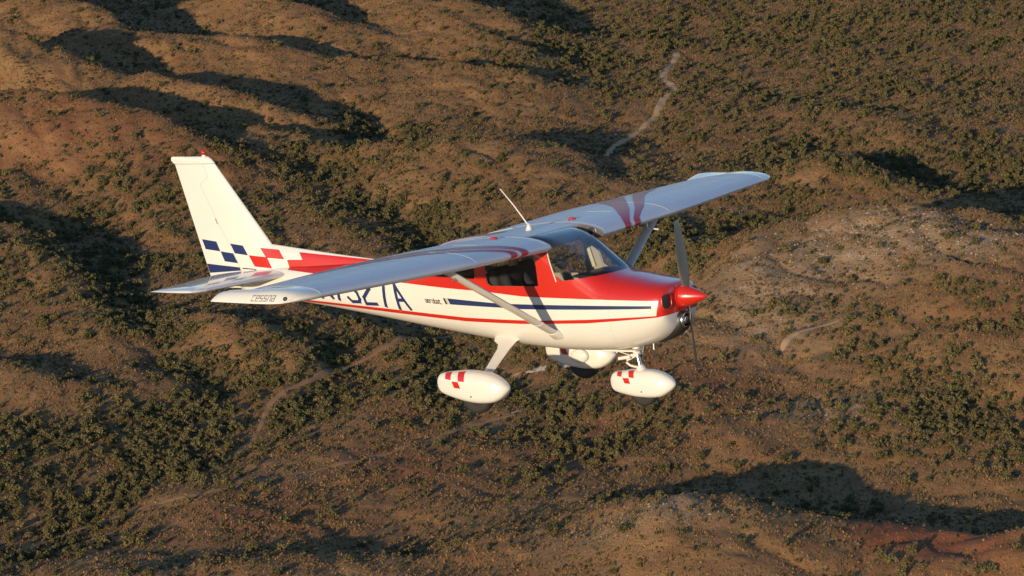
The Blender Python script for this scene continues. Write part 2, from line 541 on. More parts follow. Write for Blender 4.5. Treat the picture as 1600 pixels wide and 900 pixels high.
# door seams and riveted frames on the fuselage sides
def on_side(s_1, z_1, sd, off):
    loc, nor, *_ = FUS_BVH.ray_cast(P(s_1, sd*3, z_1), Vector((0, -sd, 0)))
    if loc is None: return None, None
    if nor.y*sd < 0: nor = -nor
    return loc + nor*off, nor
for sd in (-1, 1):
    ln = [(1.795, .55), (1.775, .20), (1.775, -.30), (1.80, -.36), (2.55, -.34), (2.60, -.28), (2.625, .10), (2.63, .55)]
    pts = []
    for a, b in zip(ln[:-1], ln[1:]):
        for t in np.linspace(0, 1, 14, endpoint=False): pts.append(on_side(a[0]+(b[0]-a[0])*t, a[1]+(b[1]-a[1])*t, sd, -.0012)[0])
    air(tube('door_seam', [p_ for p_ in pts if p_], .0035, fus, M_livery, 6))
    h0 = on_side(2.52, .06, sd, .006)[0]
    air(tube('door_handle', [h0 + Vector((.06, 0, 0)), h0 - Vector((.06, 0, .004))], .008, fus, M_steel, 8))
    rb = bmesh.new()
    def dome(loc, nor, r=.0055):
        t = nor.orthogonal().normalized(); u = nor.cross(t)
        vs = [rb.verts.new(loc + t*r*math.cos(a) + u*r*math.sin(a) - nor*.001) for a in [i*math.pi/2.5 for i in range(5)]]
        top = rb.verts.new(loc + nor*.003)
        for i in range(5): rb.faces.new((vs[i], vs[(i+1) % 5], top))
    for s_1 in (2.72, 3.05, 3.45, 3.90, 4.35, 4.80, 5.25, 5.70):
        zt, zb = smooth_tab(FUS, s_1)[:2]
        for z_1 in np.arange(zb*.8, zt*.85, .035):
            l_, n_ = on_side(s_1, float(z_1), sd, 0)
            if l_ is not None: dome(l_, n_)
    for s_1 in np.arange(2.75, 6.0, .045):
        zb = smooth_tab(FUS, float(s_1))[1]
        l_, n_ = on_side(float(s_1), zb*.62, sd, 0)
        if l_ is not None: dome(l_, n_)
    for s_1, z_1 in ((1.62, -.33), (1.80, -.31), (1.72, -.44), (1.15, -.36), (1.10, -.46), (.62, -.02), (.80, .0), (.62, -.11), (1.02, .12), (1.02, -.05), (1.02, -.22), (1.02, -.38), (.75, -.30), (.52, -.24)):
        l_, n_ = on_side(s_1, z_1, sd, 0)
        if l_ is not None: dome(l_, n_, .008)
    fr_ = air(bm_obj('rivet_rows', rb, fus, [M_livery], False)); fr_['kind'] = 'stuff'
# ---------------------------------------------------------------- cabin interior
def box(name, c, size, parent, mat, bevel=.02, rot=None):
    b = bmesh.new(); bmesh.ops.create_cube(b, size=1)
    for v in b.verts: v.co = Vector((v.co.x*size[0], v.co.y*size[1], v.co.z*size[2]))
    if bevel: bmesh.ops.bevel(b, geom=b.edges[:], offset=bevel, segments=2, affect='EDGES', profile=.6)
    if rot: bmesh.ops.rotate(b, verts=b.verts[:], matrix=Matrix.Rotation(rot, 3, 'Y'))
    bmesh.ops.translate(b, verts=b.verts[:], vec=P(*c))
    return air(bm_obj(name, b, parent, [mat], True))
box('instrument_panel', (1.40, 0, .08), (.10, .84, .32), plane, M_interior, .03)
box('glareshield', (1.37, 0, .262), (.28, .70, .03), plane, M_black, .012)
box('cabin_floor', (2.1, 0, -.38), (1.5, .66, .03), plane, M_interior, .01)
box('rear_bulkhead', (3.20, 0, .08), (.03, .58, .60), plane, M_interior, .01)
for y in (-.24, .24):
    st = box('seat', (2.18, y, -.22), (.46, .40, .14), plane, M_seat, .05)
    box('backrest', (2.50, y, .08), (.12, .40, .56), st, M_seat, .05, RAD(-12))
for y in (-.20, .20):
    tube_o = tube('control_yoke', [P(1.42, y, .10), P(1.62, y, .11)], .014, plane, M_black, 8); air(tube_o)
    air(tube('grip', [P(1.62, y-.13, .19), P(1.63, y-.13, .09), P(1.63, y-.06, .06), P(1.63, y+.06, .06), P(1.63, y+.13, .09), P(1.62, y+.13, .19)], .013, tube_o, M_black, 8))
box('door_post_trim', (1.80, .494, .42), (.07, .012, .36), plane, M_cream, .004, RAD(-17))

# ---------------------------------------------------------------- wings
def naca(xc, t=.12, m_=.02, p=.4):
    yt = 5*t*(.2969*math.sqrt(xc) - .1260*xc - .3516*xc**2 + .2843*xc**3 - .1036*xc**4)
    yc = m_/p**2*(2*p*xc - xc*xc) if xc < p else m_/(1-p)**2*((1-2*p) + 2*p*xc - xc*xc)
    return yc + yt, yc - yt
def wing_geo(y):
    """leading edge s, chord, chord-line z at |y|"""
    y = abs(y)
    le = float(np.interp(y, [0, 2.3, 4.75], [1.62, 1.62, 1.79])); te = float(np.interp(y, [0, 2.3, 4.75], [3.25, 3.25, 2.93]))
    return le, te - le, float(np.interp(y, [0, .57, 4.75], [.614, .618, .718]))
def airfoil(y, x0, x1, n=22, dz=0.0):
    """closed ring: upper surface x1->x0 then lower x0->x1"""
    le, c, z = wing_geo(y)
    tw = RAD(1.0)
    xs = [x0 + (x1-x0)*(.5-.5*math.cos(math.pi*i/n)) for i in range(n+1)]
    up = [(x, naca(x)[0]) for x in reversed(xs)]; lo = [(x, naca(x)[1]) for x in xs]
    if x0 == 0: lo = lo[1:]
    r = []
    for x, zz in up + lo:
        r.append(P(le + x*c, y, z + zz*c + dz - (x-.3)*c*math.tan(tw)*0.1))
    return r
WBVH = {}
wings = {}
for sd in (-1, 1):
    nm = 'wing'
    ys = [.565, .60, .7] + list(np.arange(.85, 4.7, .15)) + [4.72]
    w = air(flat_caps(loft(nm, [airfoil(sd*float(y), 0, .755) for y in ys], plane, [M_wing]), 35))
    tag(w, 'right wing, nearest the camera, with curved maroon stripes' if sd < 0 else 'left wing, far side, with two maroon stripes')
    wings[sd] = w
    # flap and aileron with a thin gap
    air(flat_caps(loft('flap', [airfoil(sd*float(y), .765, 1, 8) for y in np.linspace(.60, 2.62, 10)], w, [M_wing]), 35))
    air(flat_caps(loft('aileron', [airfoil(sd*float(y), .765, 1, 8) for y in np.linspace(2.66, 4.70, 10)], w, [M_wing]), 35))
    # wing-tip fairing: drooped outer edge
    rings = []
    for q in list(np.linspace(0, .7, 5)) + [.76, .80, .84, .88, .91, .94, .965, .985, .996, 1.0]:
        y = 4.725 + .335 * q
        le, c, z = wing_geo(4.725)
        k = max(0.0, 1 - q**6.0) ** (1/1.6)
        ring = []
        n = 22
        xs = [.5-.5*math.cos(math.pi*i/n) for i in range(n+1)]
        le2 = le + .10*q**2 + .10*(1-k)**1.5; c2 = c - .10*q**2 - .10*(1-k)**1.5
        for x in reversed(xs):
            u0, l0 = naca(x); zl = -.034*math.sin(math.pi*min(1, x*1.0))**.5 if x > 0 else 0
            full = .082*max(0, 1-abs(2*x-1)**7)**.5*(1 if x > .5 else 0) + (u0*c if x <= .5 else 0); qq = min(1, q*1.6)
            up_z = u0*c*(1-qq) + max(u0*c, min(full, .095))*qq
            zz = l0*c + (up_z-l0*c)*k; edge = -.030
            ring.append(P(le2 + x*c2, sd*y, z + zz*(.45+.55*k) + edge*(1-k) + .012*q - (x-.3)*c*math.tan(RAD(1))*.1))
        for x in xs[1:]:
            u0, l0 = naca(x)
            ring.append(P(le2 + x*c2, sd*y, z + l0*c*(.45+.55*k) + (-.030)*(1-k) - .0015 + .012*q - (x-.3)*c*math.tan(RAD(1))*.1))
        rings.append(ring)
    tip = air(flat_caps(loft('wing_tip', rings, w, [M_white]), 50))
    bt = bmesh.new(); bt.from_mesh(tip.data); tb = BVHTree.FromBMesh(bt); bt.free()
    polys = []
    for i, ch in enumerate('cessna'):
        gw, gh = .040, .050
        gl = [[(u*gw, v*gh) for u, v in ln] for ln in SM[ch]]
        if sd < 0: fn = (lambda l: (lambda u, v: (l - u - .3*v,   .704 + v)))(2.425 - i*.0500)
        else: fn = (lambda l: (lambda u, v: (l + u + .3*v,   .704 + v)))(2.13 + i*.0500)
        polys += stroke_polys(gl, .0090, fn)
    decal('tip_lettering', polys, tip, M_letter, tb, 'y', sd, .003, .1)
    # navigation light recess
    loc = tb.ray_cast(P(2.0, sd*6, .722), Vector((0, -sd, 0)))[0]
    if loc:
        b = bmesh.new(); bmesh.ops.create_uvsphere(b, u_segments=12, v_segments=8, radius=.026)
        bmesh.ops.scale(b, verts=b.verts[:], vec=(1, .5, 1)); bmesh.ops.translate(b, verts=b.verts[:], vec=loc)
        air(bm_obj('navigation_light', b, tip, [M_black], True))
    # BVH over the whole top for decals and rivets
    bb = bmesh.new()
    mefull = loft('t', [airfoil(sd*float(y), 0, 1.0) for y in ys], None, [])
    bb.from_mesh(mefull.data); WBVH[sd] = BVHTree.FromBMesh(bb); bb.free(); bpy.data.objects.remove(mefull)
    # stripes
    e = [[(1.60, 1.03), (1.66, 1.08), (1.9, 1.36), (2.2, 1.74), (2.85, 2.42)], [(1.60, 1.16), (1.66, 1.21), (1.9, 1.62), (2.4, 2.36), (2.85, 3.00)],
         [(1.60, 1.25), (1.66, 1.30), (1.9, 1.75), (2.4, 2.53), (2.85, 3.20)], [(1.60, 1.37), (1.66, 1.43), (1.9, 1.96), (2.3, 2.64), (2.85, 3.68)]]
    def skin_pt(y, x):
        le, c, z = wing_geo(y)
        zz = naca(x)[0] if x >= 0 else naca(-x)[1]
        return P(le + abs(x)*c, sd*y, z + zz*c - (abs(x)-.3)*c*math.tan(RAD(1))*.1)
    def band(a, b_):
        sb = bmesh.new(); prev = None
        for x in [-.02, -.012, -.006, -.002, 0, .002, .006, .012, .02, .035, .05] + list(np.linspace(.075, .75, 20)):
            row = []
            for t in np.linspace(0, 1, 5):
                yy = [float(np.interp(1.62 + abs(x)*1.63, [p[0] for p in q], [p[1] for p in q])) for q in (a, b_)]
                y = yy[0] + (yy[1]-yy[0])*float(t)
                p0 = skin_pt(y, x); d1 = skin_pt(y, x + .002) - skin_pt(y, x - .002)
                nn = d1.cross(Vector((0, sd, 0))).normalized()
                cen_ = skin_pt(y, .3) - Vector((0, 0, .06))
                if nn.dot(p0 - cen_) < 0: nn = -nn
                row.append(sb.verts.new(p0 + nn*.003))
            if prev:
                for i in range(4): sb.faces.new((prev[i], prev[i+1], row[i+1], row[i]))
            prev = row
        bmesh.ops.recalc_face_normals(sb, faces=sb.faces[:])
        sb.faces.ensure_lookup_table()
        if sb.faces[60].normal.z < 0: bmesh.ops.reverse_faces(sb, faces=sb.faces[:])
        return sb
    air(bm_obj('wing_stripe', band(e[0], e[1]), w, [M_maroon], True)); air(bm_obj('wing_stripe', band(e[2], e[3]), w, [M_maroon], True))
    decal('trailing_edge_stripe', [[(2.90, sd*2.48), (2.90, sd*2.61), (3.235, sd*2.61), (3.235, sd*2.55)], [(2.90, sd*2.67), (2.90, sd*3.06), (3.12, sd*3.40), (3.19, sd*2.67)]], w, M_red, WBVH[sd], 'z', 1, .0025, .1)
    decal('trailing_edge_stripe', [[(2.90, sd*3.27), (2.90, sd*3.78), (3.02, sd*4.02), (3.10, sd*3.58)]], w, M_red, WBVH[sd], 'z', 1, .0025, .1)
    # rivet rows and lap seams
    rb = bmesh.new()
    def rivet(s, y):
        loc, nor, *_ = WBVH[sd].ray_cast(P(s, y, 3), Vector((0, 0, -1)))
        if loc is None: return
        if nor.z < 0: nor = -nor
        t = nor.orthogonal().normalized(); u = nor.cross(t)
        r = .0065
        vs = [rb.verts.new(loc + t*r*math.cos(a) + u*r*math.sin(a) - nor*.001) for a in [i*math.pi/2.5 for i in range(5)]]
        top = rb.verts.new(loc + nor*.0042)
        for i in range(5): rb.faces.new((vs[i], vs[(i+1) % 5], top))
    for y in list(np.arange(.70, 4.7, .33)):
        le, c, z = wing_geo(y)
        for x in np.arange(.05, .74, .033): rivet(le + x*c, sd*float(y))
    for x in (.10, .27, .50, .72):
        for y in np.arange(.62, 4.7, .05):
            le, c, z = wing_geo(y); rivet(le + x*c, sd*float(y))
    rv = air(bm_obj('rivet_rows', rb, w, [M_wing], False)); rv['kind'] = 'stuff'
    def seam(yf, x0, x1, wd=.012, h=.0035):
        sb = bmesh.new(); prev = None
        for x in np.linspace(x0, x1, 40):
            q = []
            for dy, hh in ((-wd/2, .0005), (-wd/4, h), (wd/4, h), (wd/2, .0005)):
                y = yf(x)
                le, c, z = wing_geo(y)
                loc, nor, *_ = WBVH[sd].ray_cast(P(le + x*c, sd*(y+dy), 3), Vector((0, 0, -1)))
                if loc is None: q = None; break
                if nor.z < 0: nor = -nor
                q.append(sb.verts.new(loc + nor*hh))
            if q and prev:
                for i in range(3): sb.faces.new((prev[i], prev[i+1], q[i+1], q[i]))
            prev = q
        air(bm_obj('lap_seam', sb, w, [M_white], True))
    seam(lambda x: .62, .004, .75); seam(lambda x: 2.08, .004, .45); seam(lambda x: 4.70, .004, .75); seam(lambda x: 1.42, .25, .45)
    # fuel cap
    b = bmesh.new(); bmesh.ops.create_cone(b, cap_ends=True, segments=20, radius1=.05, radius2=.04, depth=.022)
    bmesh.ops.bevel(b, geom=[ed for ed in b.edges if ed.calc_face_angle(0) > .5], offset=.004, segments=2, affect='EDGES')
    le, c, z = wing_geo(.83)
    loc, nor, *_ = WBVH[sd].ray_cast(P(2.2, sd*.83, 3), Vector((0, 0, -1)))
    bmesh.ops.translate(b, verts=b.verts[:], vec=loc + Vector((0, 0, .010)))
    air(bm_obj('fuel_cap', b, w, [M_red], True))
    # root rib face with round cabin vent
    rib = bmesh.new(); rib.faces.new([rib.verts.new(Vector((p_.x, sd*.562, p_.z))) for p_ in airfoil(sd*.565, 0, .755)])
    air(bm_obj('root_rib', rib, w, [M_rib], False))
    vent = bmesh.new(); bmesh.ops.create_cone(vent, cap_ends=True, segments=20, radius1=.055, radius2=.048, depth=.02)
    bmesh.ops.rotate(vent, verts=vent.verts[:], matrix=Matrix.Rotation(RAD(90), 3, 'X')); bmesh.ops.translate(vent, verts=vent.verts[:], vec=P(1.78, sd*.556, .645))
    vo = air(bm_obj('cabin_vent', vent, w, [M_steel], False))
    vi = bmesh.new(); bmesh.ops.create_cone(vi, cap_ends=True, segments=16, radius1=.034, radius2=.03, depth=.012)
    bmesh.ops.rotate(vi, verts=vi.verts[:], matrix=Matrix.Rotation(RAD(90), 3, 'X')); bmesh.ops.translate(vi, verts=vi.verts[:], vec=P(1.78, sd*.546, .645))
    air(bm_obj('vent_bore', vi, vo, [M_black], False))
# cabin roof between the wings
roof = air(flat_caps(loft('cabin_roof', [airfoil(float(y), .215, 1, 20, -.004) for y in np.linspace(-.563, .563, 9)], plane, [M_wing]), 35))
# antennas on the roof
ab = bmesh.new(); bmesh.ops.create_cone(ab, cap_ends=True, segments=16, radius1=.045, radius2=.014, depth=.085)
bmesh.ops.translate(ab, verts=ab.verts[:], vec=P(2.262, 0, .775))
an = air(bm_obj('whip_antenna', ab, plane, [M_white], True))
air(tube('whip', [P(2.27, 0, .80), P(2.44, 0, 1.02), P(2.612, 0, 1.215)], [.009, .0075, .005], an, M_white, 8))

# white tube painting in the lit highlight along the windshield's rear edge
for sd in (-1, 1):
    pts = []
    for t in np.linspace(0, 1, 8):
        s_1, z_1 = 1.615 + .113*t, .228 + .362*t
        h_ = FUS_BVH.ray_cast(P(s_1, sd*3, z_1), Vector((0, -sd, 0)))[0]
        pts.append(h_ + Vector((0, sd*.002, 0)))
    air(tube('windshield_highlight', pts, .007, fus, M_white, 6))
# struts
for sd in (-1, 1):
    a, b_ = P(1.708, sd*.445, -.382), P(1.925, sd*2.20, .585)
    d = (b_ - a).normalized()
    st = air(tube('wing_strut', [a, a + (b_-a)*.02, a + (b_-a)*.5, b_ - (b_-a)*.02, b_], [.066, .070, .070, .070, .066], plane, M_white, 20, .42, (1, 0, 0)))
    air(tube('strut_cuff', [a - d*.03, a + d*.06, a + d*.09], [.10, .084, .073], st, M_white, 20, .5, (1, 0, 0)))
    m_ = a + d*.36
    air(tube('strut_band', [m_ - d*.012, m_ + d*.012], [.0735, .0735], st, M_white, 20, .45, (1, 0, 0)))
    c_ = b_ - d*.10
    ring = [c_ + Vector((.0, 0, -.045)) + Vector((.022*math.cos(t), 0, .022*math.sin(t))) for t in np.linspace(0, 2*math.pi, 13)]
    air(tube('tie_down_ring', ring, .007, st, M_steel, 6))
# pitot under the left wing
pt = air(tube('pitot_tube', [P(1.86, 1.92, .60), P(1.85, 1.92, .50), P(1.70, 1.92, .485)], .010, plane, M_white, 8))

# ---------------------------------------------------------------- tail
def sect(le, te, z, th, n=14):
    """symmetric section at height z in the s-y plane"""
    xs = [.5-.5*math.cos(math.pi*i/n) for i in range(n+1)]
    c = te - le; r = []
    for x in reversed(xs): r.append(P(le + x*c, naca(x, th/ max(c, .01), 0)[0]*c, z))
    for x in xs[1:]: r.append(P(le + x*c, -naca(x, th/max(c, .01), 0)[0]*c, z))
    return r
def fin_le(z): return float(np.interp(z, [.28, .584, 1.56, 1.60], [5.66, 5.907, 6.660, 6.70]))
def fin_te(z): return float(np.interp(z, [.05, .226, 1.56], [6.825, 6.878, 7.265]))
def hinge(z): return float(np.interp(z, [.05, .30, 1.300, 1.325, 1.395, 1.557], [6.285, 6.372, 6.885, 6.880, 6.755, 6.815]))
zs = list(np.linspace(.26, 1.30, 13)) + [1.315, 1.33, 1.36, 1.395, 1.45, 1.50, 1.557]
fin_rings = []
def full_half(z, s):
    le, te = fin_le(z), fin_te(z); c = te - le; th = float(np.interp(z, [.26, 1.6], [.115, .062]))
    x = min(max((s-le)/c, 0), 1); return naca(x, th/c, 0)[0]*c
def slab(z, s0, s1, n=12, nose=False):
    sv = [s0 + (s1-s0)*(.5-.5*math.cos(math.pi*i/n)) for i in range(n+1)]
    r = [P(s, full_half(z, s), z) for s in reversed(sv)]
    r += [P(s, -full_half(z, s) - (1e-4 if i == 0 else 0), z) for i, s in enumerate(sv)]
    return r
fin = air(flat_caps(loft('fin', [slab(z, fin_le(z), hinge(z) - .0015) for z in zs] , plane, [M_white]), 50))
rud = air(flat_caps(loft('rudder', [slab(z, hinge(z) + .0015, fin_te(z)) for z in [.06, .12, .18] + zs], plane, [M_white]), 50))
# fin cap
cap_r = []
for z, a, b_, k in ((1.562, 6.655, 7.275, 1.0), (1.60, 6.69, 7.318, 1.05), (1.635, 6.735, 7.318, .85), (1.648, 6.76, 7.30, .4)):
    cap_r.append([P(p_[0], p_[1], z) for p_ in [(-q.x, q.y*k) for q in sect(a, b_, 0, .066)]])
capo = air(flat_caps(loft('fin_cap', cap_r, rud, [M_white]), 50))
bb = bmesh.new(); bmesh.ops.create_uvsphere(bb, u_segments=14, v_segments=10, radius=.027)
bmesh.ops.scale(bb, verts=bb.verts[:], vec=(1, 1, 1.5)); bmesh.ops.translate(bb, verts=bb.verts[:], vec=P(6.815, 0, 1.692))
M_lens = principled('red_lens', (.5, .01, .01), .12, 0, .5)
bk = air(bm_obj('beacon', bb, fin, [M_lens], True))
air(tube('beacon_base', [P(6.815, 0, 1.635), P(6.815, 0, 1.665)], .027, bk, M_white, 14))
# dorsal fin
dr = []
for s, zt in ((4.30, .395), (4.46, .408), (4.9, .455), (5.4, .520), (5.8, .572), (5.95, .590)):
    zb = smooth_tab(FUS, s)[0] - .04
    hw = .028 + .02*(s-4.3)/1.6
    dr.append([P(s, -hw, zb), P(s, -hw*.8, zb + (zt-zb)*.6), P(s, -hw*.35, zt - .008), P(s, 0, zt), P(s, hw*.35, zt-.008), P(s, hw*.8, zb + (zt-zb)*.6), P(s, hw, zb)])
air(flat_caps(loft('dorsal_fin', dr, fin, [M_livery]), 60))
# trim lines on the rudder
bmf = bmesh.new()
for o in (fin, rud): bmf.from_mesh(o.data)
for o in bpy.data.objects:
    if o.name.split('.')[0] in ('dorsal_fin',): bmf.from_mesh(o.data)
bmf.from_mesh(fus.data)
FIN_BVH = BVHTree.FromBMesh(bmf); bmf.free()
for sd in (-1, 1):
    for poly, mt, pr_ in [([(6.937, .64), (6.724, .615), (6.680, .505), (6.897, .528)], M_blue, rud), ([(6.491, .591), (6.313, .569), (6.250, .460), (6.434, .482)], M_blue, fin),
            ([(6.655, .495), (6.474, .474), (6.416, .364), (6.606, .383)], M_blue, rud), ([(6.908, .347), (6.388, .309), (6.370, .270), (6.874, .234)], M_blue, rud),
            ([(6.040, .539), (5.800, .515), (5.729, .412), (5.967, .428)], M_red, fin), ([(6.216, .450), (5.971, .428), (5.911, .304), (6.143, .325)], M_red, fin)]:
        cxp, czp = sum(p_[0] for p_ in poly)/4, sum(p_[1] for p_ in poly)/4
        if max(p_[0] for p_ in poly) - min(p_[0] for p_ in poly) < .4: poly = [(cxp + (p_[0]-cxp)*1.08, czp + (p_[1]-czp)*1.08) for p_ in poly]
        decal('checker', [poly], pr_, mt, FIN_BVH, 'y', sd, .003, .06)
    # a small vent slot at the rudder foot
    decal('slot', [[(6.34, .305), (6.13, .290), (6.13, .280), (6.34, .292)]], fin, M_black, FIN_BVH, 'y', sd, .004, .1)
    decal('slot', [[(6.70, .90), (6.692, .90), (6.665, .83), (6.673, .83)]], rud, M_black, FIN_BVH, 'y', sd, .004, .1)
# stabilizers
for sd in (-1, 1):
    def st_ring(y, x0, x1, n=12):
        t = (abs(y) - .06) / 1.42
        le = 5.66 + .25*t; te = 6.70 - .09*t; c = te - le; th = .10 - .03*t
        sv = [le + c*(x0 + (x1-x0)*(.5-.5*math.cos(math.pi*i/n))) for i in range(n+1)]
        f = lambda s: naca(min(max((s-le)/c, 0), 1), th/c, 0)[0]*c
        return [P(s, y, .232 + f(s)) for s in reversed(sv)] + [P(s, y, .232 - f(s) - (1e-4 if i == 0 else 0)) for i, s in enumerate(sv)]
    ysx = list(np.linspace(.05, 1.34, 8))
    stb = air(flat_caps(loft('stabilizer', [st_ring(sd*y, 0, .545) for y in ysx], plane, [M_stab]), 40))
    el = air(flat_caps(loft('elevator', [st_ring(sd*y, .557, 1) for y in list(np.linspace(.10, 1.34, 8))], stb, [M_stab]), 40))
    # horn-balanced tip
    rr = []
    for y, k, dl in ((1.348, 1, 0), (1.42, .95, .02), (1.48, .7, .05), (1.505, .3, .09)):
        r0 = st_ring(sd*y, 0, 1)
        rr.append([Vector((p_.x - dl*max(0, (p_.x + 6.5))*0 - (dl if p_.x > -6.2 else 0)*(p_.x + 6.2)/.4, p_.y, .232 + (p_.z-.232)*k)) for p_ in r0])
    air(flat_caps(loft('elevator_tip', rr, el, [M_stab]), 50))

# ---------------------------------------------------------------- nose: spinner, propeller, inlets, scoop
rings = []
for s, r in ((.004, .004), (.012, .016), (.035, .032), (.08, .054), (.14, .080), (.21, .106), (.26, .121), (.295, .1275), (.318, .127)):
    rings.append([P(s, r*math.cos(t), r*math.sin(t)) for t in [2*math.pi*k/32 for k in range(32)]])
spn = air(flat_caps(loft('spinner', rings, plane, [M_red]), 50))
air(tube('backplate', [P(.321, 0, 0), P(.334, 0, 0)], [.132, .132], spn, M_red, 32))
def blade(sgn):
    rr = []
    ang0 = RAD(8)
    for r, ch, tw in ((.10, .085, 50), (.20, .11, 40), (.32, .135, 31), (.48, .140, 24), (.64, .125, 19), (.78, .10, 16), (.85, .07, 15), (.873, .03, 15)):
        ring = []
        th = ch * float(np.interp(r, [.1, .4, .87], [.35, .13, .08]))
        for k in range(14):
            t = 2*math.pi*k/14
            a, b_ = ch/2*math.cos(t), th/2*math.sin(t)
            tws = RAD(tw)
            ring.append(Vector((b_*math.cos(tws) + a*math.sin(tws), sgn*(a*math.cos(tws) - b_*math.sin(tws)), sgn*r)))
        rr.append(ring)
    R_ = Matrix.Rotation(ang0, 3, 'X')
    rr = [[R_ @ p_ + P(.255, 0, 0) for p_ in ring] for ring in rr]
    return rr
prop = air(flat_caps(loft('propeller_blade', blade(1), spn, [M_blade]), 50))
air(flat_caps(loft('propeller_blade', blade(-1), spn, [M_blade]), 50))
bmc = bmesh.new(); bmc.from_mesh(cowl.data); COWL_BVH = BVHTree.FromBMesh(bmc); bmc.free()
for sd in (-1, 1):   # engine air inlets either side of the spinner: black patch painted on the nose bowl for the opening's shade, with a rolled lip
    dr_ = Vector((-.80, -sd*.60, 0)).normalized(); sx_ = dr_.cross(Vector((0, 0, 1))).normalized(); up_ = Vector((0, 0, 1))
    cen0 = P(.345, sd*.305, -.014)
    def on_nose(r, t):
        c, sn = math.cos(t), math.sin(t)
        q = cen0 + sx_*(.072*r*math.copysign(abs(c)**.6, c)) + up_*(.080*r*math.copysign(abs(sn)**.6, sn))
        loc, nor, *_ = COWL_BVH.ray_cast(q - dr_*.6, dr_)
        if loc is None: loc, nor = q, -dr_
        if nor.dot(dr_) > 0: nor = -nor
        return loc, nor
    ts = [2*math.pi*k/28 for k in range(28)]
    rr = []
    for r in (1.0, .9, .75, .55, .3, .002):
        rr.append([(lambda a: a[0] + a[1]*.004)(on_nose(r, t)) for t in ts])
    mo = air(loft('inlet_shade_patch', rr, cowl, [M_black], True, False))
    lipr = [(lambda a: a[0] + a[1]*.003)(on_nose(1.04, t)) for t in ts]
    air(tube('inlet_lip', lipr + [lipr[0]], .008, mo, M_red, 8))
# carburettor scoop and landing light under the spinner
sc_r = []
for s, hw, zt, zb in ((.285, .105, -.185, -.345), (.31, .125, -.165, -.385), (.38, .140, -.16, -.440), (.48, .145, -.16, -.485), (.60, .13, -.2, -.520)):
    ring = []
    for k in range(20):
        t = 2*math.pi*k/20; c, sn = math.cos(t), math.sin(t)
        ring.append(P(s, hw*math.copysign(abs(c)**.7, c), (zt+zb)/2 + (zt-zb)/2*math.copysign(abs(sn)**.7, sn)))
    sc_r.append(ring)
scoop = air(flat_caps(loft('air_scoop', sc_r, cowl, [M_dark]), 50))
rg = sc_r[0]; cen = sum(rg, Vector()) / len(rg)
air(loft('scoop_rim', [[p_ + (p_-cen)*.05 + Vector((-.01, 0, 0)) for p_ in rg], [p_ + (p_-cen)*.04 + Vector((.014, 0, 0)) for p_ in rg], [cen + (p_-cen)*.86 + Vector((.012, 0, 0)) for p_ in rg]], scoop, [M_steel], True, False))
air(loft('landing_light', [[cen + (p_-cen)*.84 + Vector((.004, 0, 0)) for p_ in rg], [cen + (p_-cen)*.3 + Vector((.010, 0, 0)) for p_ in rg]], scoop, [M_steel], True, True))
# exhaust, drains
air(tube('exhaust_pipe', [P(.78, -.12, -.52), P(.80, -.12, -.62), P(.84, -.12, -.66)], .026, plane, M_steel, 12))
air(tube('fuel_drain', [P(.70, -.05, -.52), P(.70, -.05, -.60)], .012, plane, M_steel, 8))

# ---------------------------------------------------------------- landing gear
def spat(name, outline, y0, hw, parent):
    """teardrop wheel fairing from a side outline [(s, ztop, zbot)...]: rounded top, flatter sides"""
    rr = []
    for s, zt, zb, k in outline:
        r = []
        zc = zb + (zt - zb) * .45
        for j in range(28):
            t = 2*math.pi*j/28; c, sn = math.cos(t), math.sin(t)
            n = 2.6 if sn >= 0 else 3.4
            r.append(P(s, y0 + hw*k*math.copysign(abs(c)**(2/n), c), zc + (zt - zc if sn >= 0 else zc - zb)*math.copysign(abs(sn)**(2/n), sn)))
        rr.append(r)
    return air(flat_caps(loft(name, rr, parent, [M_white]), 55))
def refine(o_, n=26):
    sv = np.linspace(0, 1, n); sv = .5 - .5*np.cos(np.pi*sv)
    a, b_ = o_[0][0], o_[-1][0]
    return [(float(a + (b_-a)*t), *smooth_tab(o_, float(a + (b_-a)*t))) for t in sv]
MAIN_OUT = [(1.938, -.865, -.890, .10), (1.955, -.835, -.915, .34), (2.02, -.775, -.982, .66), (2.15, -.710, -1.036, .93), (2.30, -.682, -1.045, 1.0), (2.45, -.674, -1.030, 1.0), (2.64, -.687, -.990, .82), (2.82, -.716, -.935, .50), (2.855, -.74, -.90, .40), (2.877, -.79, -.84, .25)]
NOSE_OUT = [(.486, -.985, -1.010, .10), (.505, -.950, -1.040, .36), (.56, -.905, -1.085, .66), (.66, -.856, -1.137, .92), (.80, -.832, -1.150, 1.0), (.95, -.832, -1.143, 1.0), (1.13, -.848, -1.115, .82), (1.26, -.868, -1.082, .55), (1.29, -.90, -1.05, .45), (1.308, -.94, -.98, .28)]
def wheel(c, r, w, parent):
    prof = [(r*.34, -w*.42), (r*.80, -w*.5), (r*.94, -w*.40), (r, -w*.18), (r, w*.18), (r*.94, w*.40), (r*.80, w*.5), (r*.34, w*.42)]
    rr = [[P(c[0] + a*math.cos(t), c[1] + b_, c[2] + a*math.sin(t)) for (a, b_) in prof] for t in [2*math.pi*k/36 for k in range(36)]]
    v = [p_ for r_ in rr for p_ in r_]; n = len(prof); f = []
    for i in range(36):
        for j in range(n):
            f.append((i*n+j, i*n+(j+1) % n, ((i+1) % 36)*n+(j+1) % n, ((i+1) % 36)*n+j))
    o = air(pd_obj('wheel', v, f, parent, [M_rubber], True))
    air(tube('hub', [P(c[0], c[1]-w*.38, c[2]), P(c[0], c[1]+w*.38, c[2])], r*.35, o, M_steel, 24))
    return o
